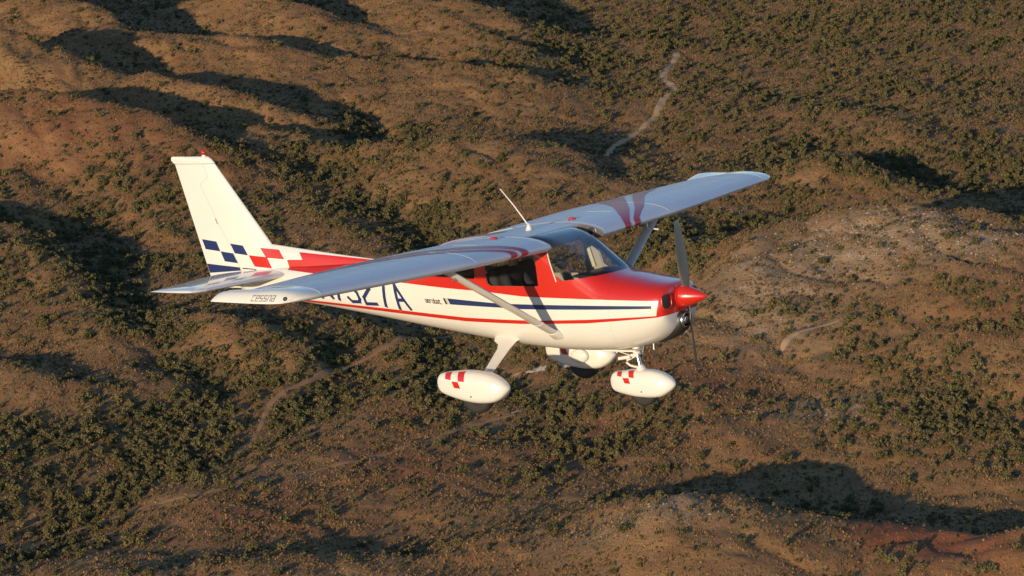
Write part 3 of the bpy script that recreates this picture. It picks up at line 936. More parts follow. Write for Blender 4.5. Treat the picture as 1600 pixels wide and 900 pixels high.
for sd in (-1, 1):
    leg_r = []
    for t, s0, s1, th in ((-.12, 2.24, 2.62, .05), (0, 2.29, 2.585, .05), (.10, 2.295, 2.50, .046), (.25, 2.30, 2.465, .042), (.95, 2.285, 2.41, .034), (1.0, 2.285, 2.41, .034)):
        c = P(0, sd*(.40 + (.98-.40)*t), -.475 + (-.765+.475)*t)
        ring = []
        for k in range(18):
            a = 2*math.pi*k/18
            sm, sw = (s0+s1)/2, (s1-s0)/2
            nx = Vector((0, sd*.45, .89)).normalized()
            ring.append(c + Vector((-(sm + sw*math.cos(a)), 0, 0)) + nx*(th/2*math.sin(a)))
        leg_r.append(ring)
    leg = air(flat_caps(loft('main_gear_leg', leg_r, plane, [M_white]), 50))
    a, b_ = P(2.35, sd*.965, -.757), P(2.36, sd*1.10, -.845)
    air(tube('axle', [a, b_], [.034, .034], leg, M_steel, 12, .8))
    air(box('step_bracket', (2.35, sd*.955, -.735), (.15, .05, .016), leg, M_white, .004))
    sp = spat('wheel_fairing', refine(MAIN_OUT), sd*1.145, .138, leg)
    wheel((2.36, sd*1.14, -.965), .196, .15, leg)
    bs = bmesh.new(); bs.from_mesh(sp.data); sb_ = BVHTree.FromBMesh(bs); bs.free()
    for q in ([(2.74, -.706), (2.652, -.693), (2.645, -.777), (2.730, -.768)], [(2.555, -.690), (2.462, -.683), (2.450, -.790), (2.534, -.786)], [(2.630, -.790), (2.538, -.794), (2.505, -.867), (2.594, -.861)]):
        for s2 in (-1, 1):
            decal('checker', [q], sp, M_red, sb_, 'y', s2, .003, .02)
    hs = sb_.ray_cast(P(2.37, sd*3, -.955), Vector((0, -sd, 0)))[0]
    air(tube('screw', [hs - Vector((0, sd*.004, 0)), hs + Vector((0, sd*.004, 0))], .010, sp, M_black, 8))
    # gear-leg fairing bump on the inner side of the spat
    bz = bmesh.new(); bmesh.ops.create_uvsphere(bz, u_segments=20, v_segments=12, radius=1)
    bmesh.ops.scale(bz, verts=bz.verts[:], vec=(.12, .045, .085)); bmesh.ops.translate(bz, verts=bz.verts[:], vec=P(2.34, sd*.995, -.875))
    air(bm_obj('axle_bump', bz, sp, [M_white], True))
# nose gear
ng = air(tube('nose_gear_leg', [P(.965, 0, -.50), P(.955, 0, -.665)], [.045, .045], plane, M_white, 16))
air(tube('oleo', [P(.955, 0, -.66), P(.925, 0, -.80)], [.027, .027], ng, M_steel, 16))
air(box('steering_collar', (.955, 0, -.668), (.10, .13, .035), ng, M_white, .008))
air(tube('fork', [P(.93, 0, -.79), P(.915, 0, -.84), P(.91, 0, -.87)], [.04, .06, .085], ng, M_white, 16))
air(tube('scissor_link', [P(.985, 0, -.69), P(1.09, 0, -.735), P(1.10, 0, -.76), P(1.05, 0, -.795), P(.95, 0, -.815)], .013, ng, M_white, 8))
air(tube('shimmy_damper', [P(1.01, -.06, -.685), P(1.15, -.08, -.705)], .021, ng, M_white, 10))
air(tube('steering_rod', [P(1.0, -.05, -.675), P(1.16, -.13, -.60)], .006, ng, M_white, 6))
air(box('belly_plate', (1.10, -.02, -.606), (.44, .26, .02), plane, M_white, .006))
air(tube('tie_down_post', [P(1.18, -.06, -.60), P(1.18, -.06, -.645)], .008, plane, M_white, 8))
nsp = spat('nose_wheel_fairing', refine(NOSE_OUT), 0, .120, ng)
wheel((.885, 0, -1.075), .17, .13, ng)
bs = bmesh.new(); bs.from_mesh(nsp.data); sb_ = BVHTree.FromBMesh(bs); bs.free()
for q in ([(1.202, -.856), (1.133, -.846), (1.125, -.910), (1.187, -.907)], [(1.044, -.848), (.970, -.840), (.953, -.916), (1.018, -.913)], [(1.109, -.922), (1.024, -.920), (1.002, -.983), (1.078, -.981)]):
    for s2 in (-1, 1): decal('checker', [q], nsp, M_red, sb_, 'y', s2, .003, .02)
for s2 in (-1, 1):
    hs = sb_.ray_cast(P(.862, s2*3, -1.07), Vector((0, -s2, 0)))[0]
    air(tube('screw', [hs - Vector((0, s2*.004, 0)), hs + Vector((0, s2*.004, 0))], .009, nsp, M_black, 8))
# boarding steps and belly details

bpy.data.objects.remove(hold)
seen = set()
for o in AIRP:
    if o.data.name in seen: continue
    seen.add(o.data.name)
    o.data.transform(Matrix.Translation(-base_off))
# ================================================================== PERSON in the right-hand seat (plane frame, then parented in place by matrix)
def build_person():
    V, Eg, Rr = [], [], []
    def v(p, r):
        V.append(P(*p)); Rr.append(r); return len(V) - 1
    def chain(start, pts):
        last = start
        for p, r in pts:
            i = v(p, r)
            if last is not None: Eg.append((last, i))
            last = i
        return last
    Y = -.235
    pel = v((2.36, Y, -.085), (.15, .11))
    chest = chain(pel, [((2.39, Y, .06), (.145, .10)), ((2.40, Y, .20), (.165, .105)), ((2.39, Y, .29), (.13, .085))])
    neck = chain(chest, [((2.37, Y, .36), (.055, .055)), ((2.355, Y, .41), (.052, .056))])
    chain(neck, [((2.345, Y, .455), (.066, .082)), ((2.345, Y, .51), (.074, .092)), ((2.35, Y, .56), (.060, .075))])
    for sd in (-1, 1):
        sh = chain(chest, [((2.38, Y + sd*.165, .275), (.062, .062))])
        hand = chain(sh, [((2.30, Y + sd*.205, .14), (.052, .052)), ((2.19, Y + sd*.215, .03), (.043, .043)), ((1.98, Y + sd*.175, .075), (.036, .036)), ((1.78, Y + sd*.140, .125), (.026, .028)), ((1.71, Y + sd*.125, .140), (.034, .02)), ((1.66, Y + sd*.120, .150), (.03, .017))])
        hp = chain(pel, [((2.30, Y + sd*.09, -.10), (.085, .085))])
        chain(hp, [((2.08, Y + sd*.10, -.075), (.075, .075)), ((1.86, Y + sd*.10, -.055), (.058, .058)), ((1.74, Y + sd*.095, -.20), (.048, .048)), ((1.66, Y + sd*.09, -.325), (.036, .036)), ((1.60, Y + sd*.09, -.335), (.036, .03)), ((1.52, Y + sd*.09, -.345), (.03, .02))])
    me = bpy.data.meshes.new('person'); me.from_pydata(V, Eg, [])
    o = bpy.data.objects.new('tmp_person', me); COL.objects.link(o)
    md = o.modifiers.new('s', 'SKIN')
    for i, sv in enumerate(me.skin_vertices[0].data):
        r = Rr[i]; sv.radius = r if isinstance(r, tuple) else (r, r); sv.use_root = (i == 0)
    ss_ = o.modifiers.new('d', 'SUBSURF'); ss_.levels = 2; ss_.render_levels = 2
    dg = bpy.context.evaluated_depsgraph_get()
    m2 = bpy.data.meshes.new_from_object(o.evaluated_get(dg))
    bpy.data.objects.remove(o)
    bm = bmesh.new(); bm.from_mesh(m2)
    # fingers and thumbs closed round the yoke grips, nose, ears
    def finger(pts, r0):
        pts = [P(*p) for p in pts]; rings = []
        for i, p in enumerate(pts):
            d = (pts[min(i+1, len(pts)-1)] - pts[max(i-1, 0)]).normalized(); a = d.orthogonal().normalized(); b = d.cross(a); r = r0*(1 - .12*i)
            rings.append([bm.verts.new(p + a*r*math.cos(t) + b*r*math.sin(t)) for t in [k*math.pi/3 for k in range(6)]])
        for i in range(len(rings)-1):
            for j in range(6): bm.faces.new((rings[i][j], rings[i][(j+1) % 6], rings[i+1][(j+1) % 6], rings[i+1][j]))
        bm.faces.new(rings[-1]); bm.faces.new(rings[0][::-1])
    for sd in (-1, 1):
        y0 = Y + sd*.12
        for k in range(4):
            z0 = .172 - k*.018; ln = (.92, 1.0, .95, .8)[k]
            finger([(1.665, y0 + sd*.012, z0), (1.625, y0 + sd*.022, z0 + .002), (1.606, y0 + sd*.006, z0), (1.612, y0 - sd*.016*ln, z0 - .002)], .009)
        finger([(1.68, y0 - sd*.016, .16), (1.645, y0 - sd*.028, .178), (1.622, y0 - sd*.020, .190)], .0095)
        bmesh.ops.create_uvsphere(bm, u_segments=8, v_segments=6, radius=.018, matrix=Matrix.Translation(P(2.355, Y + sd*.078, .50)) @ Matrix.Diagonal((.8, .4, 1.5, 1)))
    bmesh.ops.create_uvsphere(bm, u_segments=8, v_segments=6, radius=.014, matrix=Matrix.Translation(P(2.252, Y, .495)) @ Matrix.Diagonal((1.3, .8, 1.4, 1)))
    bmesh.ops.recalc_face_normals(bm, faces=bm.faces[:])
    for f in bm.faces:
        c = f.calc_center_median(); s, z = -c.x, c.z
        f.material_index = 0
        if z > .375 or (s < 1.80 and z > .05): f.material_index = 1
        elif z < -.02 and s < 2.34: f.material_index = 2
    return bm
M_jacket = principled('dark_jacket', (.03, .032, .04), .85)
M_skin = principled('skin', (.46, .26, .17), .55)
M_trousers = principled('trousers', (.06, .07, .11), .85)
pbm = build_person()
seat_pt = P(2.36, -.235, -.15)
bmesh.ops.translate(pbm, verts=pbm.verts[:], vec=-seat_pt)
person = bm_obj('person', pbm, None, [M_jacket, M_skin, M_trousers], True)
person.matrix_world = PM @ Matrix.Translation(seat_pt)
tag(person, 'person in dark jacket sitting behind the side window of the airplane cabin', 'person')
hb = bmesh.new()
bmesh.ops.create_uvsphere(hb, u_segments=16, v_segments=10, radius=1, matrix=Matrix.Translation(P(2.362, -.235, .528) - seat_pt) @ Matrix.Diagonal((.098, .082, .082, 1)))
bmesh.ops.delete(hb, geom=[v_ for v_ in hb.verts if v_.co.z < .52 + .15 and v_.co.x > -.0 + .03 or v_.co.z < .48 + .15], context='VERTS')
hair = bm_obj('hair', hb, person, [principled('dark_hair', (.02, .015, .01), .6)], True)
hs_ = tube('headset', [P(2.35, -.235 + .092*math.sin(t), .51 + .112*math.cos(t)) - seat_pt for t in np.linspace(-1.75, 1.75, 15)], .010, person, M_black, 8)
for sd in (-1, 1):
    tube('ear_cup', [P(2.352, -.235 + sd*.078, .50) - seat_pt, P(2.352, -.235 + sd*.108, .50) - seat_pt], [.036, .030], hs_, M_black, 14)
# ================================================================== TERRAIN
TH = RAD(PITCH)
def pix(u, v, z=0.0):
    """ground point seen at a photo pixel, on the level z"""
    a, b = (u - 800) / 5500.0, (450 - v) / 5500.0
    d = np.array([a, math.cos(TH) + b*math.sin(TH), -math.sin(TH) + b*math.cos(TH)])
    t = (z - CAM_H) / d[2]
    return (d[0]*t, d[1]*t)
def to_px(x, y, z):
    dy, dz = y, z - CAM_H
    f = dy*math.cos(TH) - dz*math.sin(TH); u = dy*math.sin(TH) + dz*math.cos(TH)
    return 800 + 5500*x/f, 450 - 5500*u/f, f
rng = np.random.default_rng(11)
PERM = rng.permutation(512); GA = rng.random(512)*2*np.pi
def perlin(x, y, seed=0):
    x = x + seed*17.31; y = y - seed*9.77
    xi, yi = np.floor(x).astype(int), np.floor(y).astype(int); xf, yf = x - xi, y - yi
    def g(ix, iy, dx, dy):
        h = GA[(PERM[(ix + PERM[(iy + seed) & 511]) & 511])]
        return np.cos(h)*dx + np.sin(h)*dy
    u, v = xf**3*(xf*(xf*6-15)+10), yf**3*(yf*(yf*6-15)+10)
    a = g(xi, yi, xf, yf)*(1-u) + g(xi+1, yi, xf-1, yf)*u
    b = g(xi, yi+1, xf, yf-1)*(1-u) + g(xi+1, yi+1, xf-1, yf-1)*u
    return (a*(1-v) + b*v)*1.5
def fbm(x, y, o=4, seed=0, gain=.5):
    r, a, f = 0, 1, 1
    for i in range(o):
        r = r + a*perlin(x*f, y*f, seed+i); a *= gain; f *= 2.03
    return r
def poly_dist(x, y, pts):
    """distance, signed side (+ = far side) and position along a polyline"""
    best = np.full(x.shape, 1e9); side = np.zeros(x.shape); par = np.zeros(x.shape)
    for i in range(len(pts)-1):
        ax, ay = pts[i]; bx, by = pts[i+1]; dx, dy = bx-ax, by-ay; l2 = dx*dx+dy*dy
        t = np.clip(((x-ax)*dx + (y-ay)*dy)/l2, 0, 1)
        ex, ey = x-ax-t*dx, y-ay-t*dy
        d = np.hypot(ex, ey); m = d < best
        best = np.where(m, d, best); side = np.where(m, (dx*ey - dy*ex)/(math.sqrt(l2)*np.maximum(d, 1e-6)), side); par = np.where(m, i+t, par)
    return best, side, par
RIDGES = [ # crest pixels, crest heights, near half-width, far half-width
 ([(-80,150),(65,137),(175,155),(215,172),(280,195),(360,222),(440,262)], [27,30,28,26,22,14,2], 80, 32),
 ([(150,125),(188,118),(240,112),(290,128),(360,145),(430,163),(490,182)], [10,17,20,19,17,13,3], 42, 24),
 ([(-80,36),(0,42),(35,52),(70,75),(115,97),(150,112)], [38,38,35,28,14,3], 60, 34),
 ([(40,-25),(150,10),(200,36),(310,47),(400,62),(510,85),(570,105)], [24,24,23,22,19,13,2], 80, 30),
 ([(400,-25),(460,2),(500,18),(545,40),(590,65)], [22,22,19,13,2], 65, 27),
 ([(590,16),(640,28),(720,46),(800,65),(880,90)], [7,12,13,12,2], 60, 20),
 ([(590,85),(650,90),(720,98),(800,115),(900,140),(970,165)], [7,12,13,11,4,0], 60, 24),
 ([(540,232),(640,214),(720,206),(790,208),(850,218),(930,248),(990,275)], [9,17,20,19,15,5,0], 90, 30),
 ([(310,204),(370,184),(420,177),(480,186),(540,208),(590,240)], [8,15,19,19,14,2], 52, 26),
 ([(630,-18),(710,3),(780,20),(850,42),(930,65),(980,88)], [17,19,17,10,4,1], 62, 36),
 ([(-90,318),(0,345),(60,352),(115,352),(170,370)], [14,12,10,7,1], 52, 26),
 ([(-70,378),(0,384),(60,392),(130,407),(200,438),(245,475)], [10,11,11,10,7,1], 50, 26),
 ([(1010,445),(1110,392),(1210,355),(1310,324),(1400,313),(1470,317),(1540,338),(1620,372),(1720,400)], [4,15,25,31,33,33,31,31,30], 150, 62),
 ([(300,895),(500,868),(650,856),(860,820),(1000,786),(1080,770),(1150,777),(1250,801),(1400,816),(1500,835),(1680,850)], [7,8,8,9,14,20,18,12,11,12,12], 85, 28),
 ([(1430,908),(1510,882),(1560,858),(1640,836)], [6,10,13,13], 42, 20),
 ([(1420,474),(1490,488),(1560,503),(1640,518)], [3,8,8,8], 45, 16),
 ([(180,462),(280,478),(380,492),(470,528),(520,565)], [7,11,12,9,1], 62, 24),
 ([(470,468),(560,478),(640,500),(710,530)], [8,10,9,2], 55, 22),
 ([(0,560),(70,590),(130,640)], [10,8,1], 60, 30),
 ([(930,690),(1050,690),(1150,668),(1260,662),(1360,690)], [1,5,8,6,1], 60, 30),
 ([(1180,150),(1300,165),(1420,200),(1520,240)], [2,6,7,2], 80, 40),
 ([(1040,250),(1180,275),(1290,245),(1330,262)], [2,7,12,3], 70, 30),
 ([(850,300),(1000,290),(1120,330)], [4,8,2], 70, 40)]
GULLIES = [ # pixels, depth, half-width
 ([(90,375),(170,440),(220,510),(290,575),(350,605)], 7, 18), ([(400,240),(480,262),(540,300),(565,325),(640,352),(675,390)], 8, 22),
 ([(0,835),(110,790),(220,725),(320,665),(420,625),(520,602),(620,548),(700,522)], 8, 42), ([(1300,240),(1380,272),(1480,288),(1600,270),(1700,262)], 7, 34),
 ([(700,585),(800,645),(870,700)], 4, 30), ([(560,180),(575,225),(540,260)], 5, 14), ([(1600,490),(1500,470),(1420,440)], 4, 14), ([(40,300),(130,330),(220,400)], 4, 16)]
RW = []
for px_, hs_l, wn_, wf_ in RIDGES:
    hs_l = [h*1.3 for h in hs_l]
    RW.append(([pix(u, v, h) for (u, v), h in zip(px_, hs_l)], hs_l, wn_, wf_*.92))
GW = [([pix(u, v, -2) for u, v in p_], d_, w_) for p_, d_, w_ in GULLIES]
def height(x, y):
    wx = x + 9*perlin(x/60, y/60, 31) + 3*perlin(x/21, y/21, 33); wy = y + 14*perlin(x/70, y/70, 32) + 4*perlin(x/24, y/24, 34)
    acc = np.zeros(x.shape)
    for pts_, hs_l, wn_, wf_ in RW:
        qx, qy = wx*.6 + x*.4, wy*.6 + y*.4
        d = np.full(x.shape, 1e9); sw = 0; sh = 0; ssd = 0
        for i in range(len(pts_)-1):       # blend over the crest's segments so that no creases form
            ax, ay = pts_[i]; bx, by = pts_[i+1]; dx, dy = bx-ax, by-ay; l2 = dx*dx+dy*dy
            t = np.clip(((qx-ax)*dx + (qy-ay)*dy)/l2, 0, 1); ex, ey = qx-ax-t*dx, qy-ay-t*dy
            di = np.hypot(ex, ey); w_ = 1/(di*di + 16)**2
            sw = sw + w_; sh = sh + w_*(hs_l[i] + (hs_l[i+1]-hs_l[i])*t); ssd = ssd + w_*(dx*ey - dy*ex)/(math.sqrt(l2)*np.maximum(di, 1e-6)); d = np.minimum(d, di)
        h = sh/sw; sd = np.clip(ssd/sw, -1, 1)
        w = wn_ + (wf_ - wn_)*(.5 + .5*sd)
        # perspective-neutral hill profile: rounded crest, concave foot
        p = 1/(1 + (d/w)**2)**1.35
        acc = acc + (h*p)**3
    z = acc**(1/3)
    for pts_, d_, w_ in GW:
        d, sd, par = poly_dist(wx, wy, pts_)
        z = z - d_*np.exp(-(d/w_)**2)
    rx, ry = x + 10*perlin(x/45, y/45, 35), y + 10*perlin(x/45, y/45, 36)
    z = z + 2.6*fbm(x/95, y/130, 2, 3) - 2.0*np.clip(1 - 2.2*np.abs(fbm(rx/62, ry/80, 3, 9)), 0, 1)**1.5*np.clip(.4 + z/25, .35, 1) - .75*np.clip(1 - 2.4*np.abs(fbm(rx/24, ry/30, 2, 10)), 0, 1) + .32*fbm(x/6.0, y/7.5, 3, 15)
    far = np.clip((np.hypot(x, y - 1900) - 1300)/4000, 0, 1)
    z = z*(1-far) + far*(30*fbm(x/900, y/900, 4, 21) - 10)
    return z
def axis(lo, hi, st, far, n):
    c = np.arange(lo, hi + st, st)
    g = np.geomspace(st*1.3, far, n)
    g = np.cumsum(g)/np.sum(g)*far
    return np.concatenate([(lo - g)[::-1], c, c[-1] + g])
GX, GY = axis(-400, 400, 1.7, 30000, 40), axis(1040, 2500, 1.95, 30000, 40)
XX, YY = np.meshgrid(GX, GY)
ZZ = height(XX, YY)
nx, ny = len(GX), len(GY)
def zat(x, y):
    i = np.clip(np.searchsorted(GX, x) - 1, 0, nx-2); j = np.clip(np.searchsorted(GY, y) - 1, 0, ny-2)
    tx = (x-GX[i])/(GX[i+1]-GX[i]); ty = (y-GY[j])/(GY[j+1]-GY[j])
    return (ZZ[j, i]*(1-tx)+ZZ[j, i+1]*tx)*(1-ty) + (ZZ[j+1, i]*(1-tx)+ZZ[j+1, i+1]*tx)*ty
def pixg(u, v):
    """where the sight line through a photo pixel first meets the ground"""
    lo, hi = pix(u, v, 45.0), pix(u, v, -25.0)
    t = np.linspace(0, 1, 400); xs, ys, zs_ = lo[0]+(hi[0]-lo[0])*t, lo[1]+(hi[1]-lo[1])*t, 45 - 70*t
    k = int(np.argmax(zs_ <= zat(xs, ys)))
    return (xs[k], ys[k])
# soil masks: red earth, pale stony ground, green ground cover (in the soil itself)
def blob(x, y, cx, cy, rx, ry):
    return np.exp(-((x-cx)/rx)**2 - ((y-cy)/ry)**2)
def patch(u, v, ru, rv, z=8):
    c = pixg(u, v); e = (c[0] + ru/5500*c[1]*1.04, 0); t = (0, c[1] + rv/5500*c[1]*1.04/math.sin(TH))
    return (c[0], c[1], abs(e[0]-c[0]), abs(t[1]-c[1]))
RED_P = [patch(1470,845,95,32), patch(1380,830,60,22), patch(1560,850,60,25), patch(1160,65,40,8,2), patch(1120,58,25,5,2), patch(900,690,160,30), patch(1100,600,120,40), patch(120,190,170,40), patch(640,720,160,40), patch(420,800,160,40), patch(1560,490,70,22), patch(650,640,60,20,0), patch(1000,580,90,30,2), patch(560,250,70,16), patch(300,260,120,30)]
PALE_P = [patch(1400,350,110,22,30), patch(1500,370,90,30,30), patch(1300,400,120,30,22), patch(1000,800,110,16,18), patch(1290,640,80,14), patch(1200,460,120,50,12)]
rm = np.zeros(XX.shape); pm_ = np.zeros(XX.shape)
for q in RED_P: rm = np.maximum(rm, blob(XX, YY, *q))
for q in PALE_P: pm_ = np.maximum(pm_, blob(XX, YY, *q))
rm[:, :] *= .9
strong = blob(XX, YY, *RED_P[0]) + blob(XX, YY, *RED_P[1]) + blob(XX, YY, *RED_P[3])*1.0 + blob(XX, YY, *RED_P[4])
TREE_Z = [ # pixels, radius m, density, zone key
 ([(-20,840),(110,790),(220,725),(320,665),(420,625),(520,602),(620,548)], 38, 1.0, 'valley'), ([(-20,690),(150,695),(300,655),(400,640)], 30, .75, 'valley'),
 ([(90,375),(170,440),(220,510),(290,575),(350,605)], 13, 1.0, 'leftgully'), ([(400,240),(480,262),(540,300),(565,325),(640,352),(675,390)], 20, .95, 'tailgully'),
 ([(550,180),(562,212),(600,232),(645,205)], 12, .8, 'upper'), ([(1330,250),(1420,275),(1500,280),(1640,262)], 44, .9, 'rightvalley'), ([(1260,225),(1330,255),(1380,275)], 14, .9, 'rightvalley'),
 ([(690,585),(800,645),(860,690),(940,640)], 32, .65, 'wash'), ([(1480,615),(1560,650),(1620,710)], 26, .8, 'rightedge'), ([(1410,620),(1340,680),(1420,690)], 16, .55, 'rightedge'),
 ([(1120,60),(1300,40),(1480,30)], 100, .34, 'upper'), ([(960,100),(1100,150),(1250,185)], 70, .22, 'upper'), ([(990,410),(1035,355),(1090,420)], 13, .8, 'strut'),
 ([(820,85),(900,70),(960,115)], 26, .6, 'upper'), ([(240,285),(330,320),(420,345),(300,390)], 45, .32, 'leftslope'), ([(0,300),(100,340),(40,440),(140,470)], 36, .34, 'leftslope'),
 ([(560,560),(640,580),(740,570)], 22, .8, 'wash'), ([(1150,520),(1290,470),(1400,560),(1500,560)], 16, .3, 'knoll'), ([(1500,470),(1600,500)], 14, .6, 'knoll'), ([(640,240),(700,330),(760,300)], 24, .25, 'upper'),
 ([(1120,640),(1280,640)], 12, .2, 'knoll'), ([(1400,120),(1560,160)], 70, .24, 'upper'), ([(1180,260),(1240,330),(1150,340)], 30, .3, 'upper')]
TZ = [([pixg(u, v) for u, v in p_], r_, d_, k_) for p_, r_, d_, k_ in TREE_Z]
def tree_density(x, y):
    D = np.zeros(x.shape); K = np.full(x.shape, -1)
    n = fbm(x/26, y/34, 3, 41)
    for i, (pts_, r_, d_, k_) in enumerate(TZ):
        d, *_ = poly_dist(x + 8*perlin(x/30, y/30, 51), y + 12*perlin(x/30, y/40, 52), pts_)
        v = d_*np.exp(-(d/r_)**2.4)
        m = v > D; D = np.where(m, v, D); K = np.where(m & (v > .05), i, K)
    D = D*np.clip(.75 + 1.1*n, .05, 1.4)
    D = D + .050*np.clip(n*2, 0, 1) + .016
    return D, K
td_grid, _k = tree_density(XX, YY)
gm = np.clip(td_grid*.8, 0, 1)

gv = np.stack([XX.ravel(), YY.ravel(), ZZ.ravel()], 1)
ii, jj = np.meshgrid(np.arange(nx-1), np.arange(ny-1))
a_ = (jj*nx + ii).ravel()
gf = np.stack([a_, a_+1, a_+nx+1, a_+nx], 1)
gme = bpy.data.meshes.new('ground')
gme.vertices.add(len(gv)); gme.vertices.foreach_set('co', gv.ravel().astype(np.float32))
gme.loops.add(gf.size); gme.loops.foreach_set('vertex_index', gf.ravel().astype(np.int32))
gme.polygons.add(len(gf)); gme.polygons.foreach_set('loop_start', np.arange(0, gf.size, 4, dtype=np.int32))
gme.polygons.foreach_set('use_smooth', np.ones(len(gf), bool))
gme.update(calc_edges=True); gme.validate()
for nm, arr in (('red_soil', np.clip(rm*.75 + strong*.65, 0, 1.3)), ('pale_stone', pm_), ('green_cover', gm)):
    at = gme.attributes.new(nm, 'FLOAT', 'POINT'); at.data.foreach_set('value', arr.ravel().astype(np.float32))

def soil():
    m = principled('dry_grass_soil', (.2, .12, .06), .95, 0, 0, .1)
    b = m.node_tree.nodes['Principled BSDF']
    tc = N(m, 'ShaderNodeTexCoord')
    def noise(sc, det=4, rough=.6, dist=0.0):
        n = N(m, 'ShaderNodeTexNoise'); n.inputs['Scale'].default_value = sc; n.inputs['Detail'].default_value = det; n.inputs['Roughness'].default_value = rough; n.inputs['Distortion'].default_value = dist
        L(m, tc.outputs['Object'], n.inputs['Vector']); return n.outputs[0]
    def rng_(v, a, b_, c=0.0, d=1.0):
        n = N(m, 'ShaderNodeMapRange'); n.inputs[1].default_value = a; n.inputs[2].default_value = b_; n.inputs[3].default_value = c; n.inputs[4].default_value = d; L(m, v, n.inputs[0]); return n.outputs[0]
    def attr(nm): n = N(m, 'ShaderNodeAttribute'); n.attribute_name = nm; return n.outputs['Fac']
    big, mid, fine, grit = noise(.012, 4), noise(.07, 5, .65, .6), noise(.45, 4, .7), noise(1.6, 3, .7)
    straw = mix_col(m, rng_(big, .38, .62), (.360, .198, .082), (.285, .154, .066))
    soil_ = mix_col(m, rng_(mid, .40, .64), straw, (.270, .122, .054))
    brush = mix_col(m, rng_(fine, .50, .66), soil_, (.165, .115, .056))
    brush = mix_col(m, rng_(grit, .52, .72), brush, (.37, .245, .122))
    redk = math_n(m, 'MULTIPLY', attr('red_soil'), rng_(mid, .25, .55, .55, 1.0))
    r1 = mix_col(m, redk, brush, mix_col(m, rng_(fine, .35, .65), (.270, .105, .050), (.205, .080, .040)))
    palek = math_n(m, 'MULTIPLY', attr('pale_stone'), rng_(math_n(m, 'ADD', fine, math_n(m, 'MULTIPLY', mid, .6)), .80, .98))
    r2 = mix_col(m, palek, r1, (.48, .40, .30))
    r2 = mix_col(m, math_n(m, 'MULTIPLY', attr('pale_stone'), .5), r2, (.40, .29, .175))
    g1 = mix_col(m, math_n(m, 'MULTIPLY', attr('green_cover'), rng_(mid, .3, .6, .5, .95)), r2, (.095, .082, .038))
    L(m, g1, b.inputs['Base Color'])
    hsum = math_n(m, 'ADD', math_n(m, 'MULTIPLY', fine, .55), math_n(m, 'MULTIPLY', grit, .30))
    bp = N(m, 'ShaderNodeBump'); bp.inputs['Strength'].default_value = .9; bp.inputs['Distance'].default_value = 1.0
    L(m, hsum, bp.inputs['Height']); L(m, bp.outputs[0], b.inputs['Normal'])
    return m
M_soil = soil()
ground = new_obj('terrain', gme, None, [M_soil])
tag(ground, 'rolling semi-desert hills of dry grass and reddish earth', None, None, 'structure')

# ---------------------------------------------------------------- dirt roads and sandy wash
LANES = []
def off_lanes(x, y, extra):
    ok = np.ones(x.shape, bool)
    for ln, w in LANES:
        x0, x1, y0, y1 = ln[:, 0].min()-9, ln[:, 0].max()+9, ln[:, 1].min()-9, ln[:, 1].max()+9
        m = np.nonzero((x > x0) & (x < x1) & (y > y0) & (y < y1))[0]
        if len(m): ok[m] &= poly_dist(x[m], y[m], ln[::3])[0] > w/2 + extra
    return ok
def smooth_line(pts, st=2.5):
    pts = np.array(pts); d = np.concatenate([[0], np.cumsum(np.hypot(*np.diff(pts, axis=0).T))])
    q = np.arange(0, d[-1], st)
    line = np.stack([np.interp(q, d, pts[:, 0]), np.interp(q, d, pts[:, 1])], 1)
    for _ in range(8):
        line[1:-1] = (line[:-2] + 2*line[1:-1] + line[2:])/4
    return line
def ribbon(name, px_, width, mat, label, z=3, off=.22, wob=.5, kind='structure'):
    ln = smooth_line([pixg(u, v) for u, v in px_])
    if 'sand' not in name: LANES.append((ln, width))
    t = np.gradient(ln, axis=0); t /= np.linalg.norm(t, axis=1)[:, None]; nrm = np.stack([-t[:, 1], t[:, 0]], 1)
    rows = []; kk = np.arange(len(ln))
    wl = width/2*(1 + wob*perlin(kk/9.0, kk*0 + 3.3, 61)); wr = width/2*(1 + wob*perlin(kk/9.0, kk*0 + 8.3, 62))
    taper = np.clip(np.minimum(kk, len(ln)-1-kk)/4.0, .08, 1)
    v = []; f = []
    for o in (-1, -.5, 0, .5, 1):
        w = np.where(o < 0, wl, wr)*taper
        x, y = ln[:, 0] + nrm[:, 0]*w*o, ln[:, 1] + nrm[:, 1]*w*o
        rows.append(np.stack([x, y, zat(x, y) + off - .14*abs(o)], 1))
    v = np.concatenate(rows); n = len(ln)
    for r in range(4):
        for i in range(n-1): f.append((r*n+i, r*n+i+1, (r+1)*n+i+1, (r+1)*n+i))
    o = pd_obj(name, v, f, None, [mat], True)
    tag(o, label, None, None, kind); return o
def dirt(name, c1, c2):
    m = principled(name, c1, .95, 0, 0, .1)
    b = m.node_tree.nodes['Principled BSDF']; tc = N(m, 'ShaderNodeTexCoord'); n = N(m, 'ShaderNodeTexNoise'); n.inputs['Scale'].default_value = .5; n.inputs['Detail'].default_value = 5
    L(m, tc.outputs['Object'], n.inputs['Vector']); L(m, mix_col(m, n.outputs[0], c1, c2), b.inputs['Base Color']); return m
M_road = dirt('road_dirt', (.54, .35, .185), (.44, .275, .145)); M_track = dirt('track_dirt', (.36, .21, .11), (.28, .16, .08)); M_sand = dirt('wash_sand', (.62, .56, .48), (.46, .41, .35))
ribbon('dirt_road', [(1062,80),(1040,112),(1036,122),(1052,135),(1055,142),(1036,156),(1028,172),(1018,188),(990,210),(958,230),(946,246)], 3.8, M_road, 'winding dirt road crossing the upper slope above the far wing')
ribbon('dirt_road', [(1310,502),(1270,513),(1238,522),(1224,534),(1220,560)], 4.0, M_road, 'short curving dirt road on the slope right of the nose', 10)
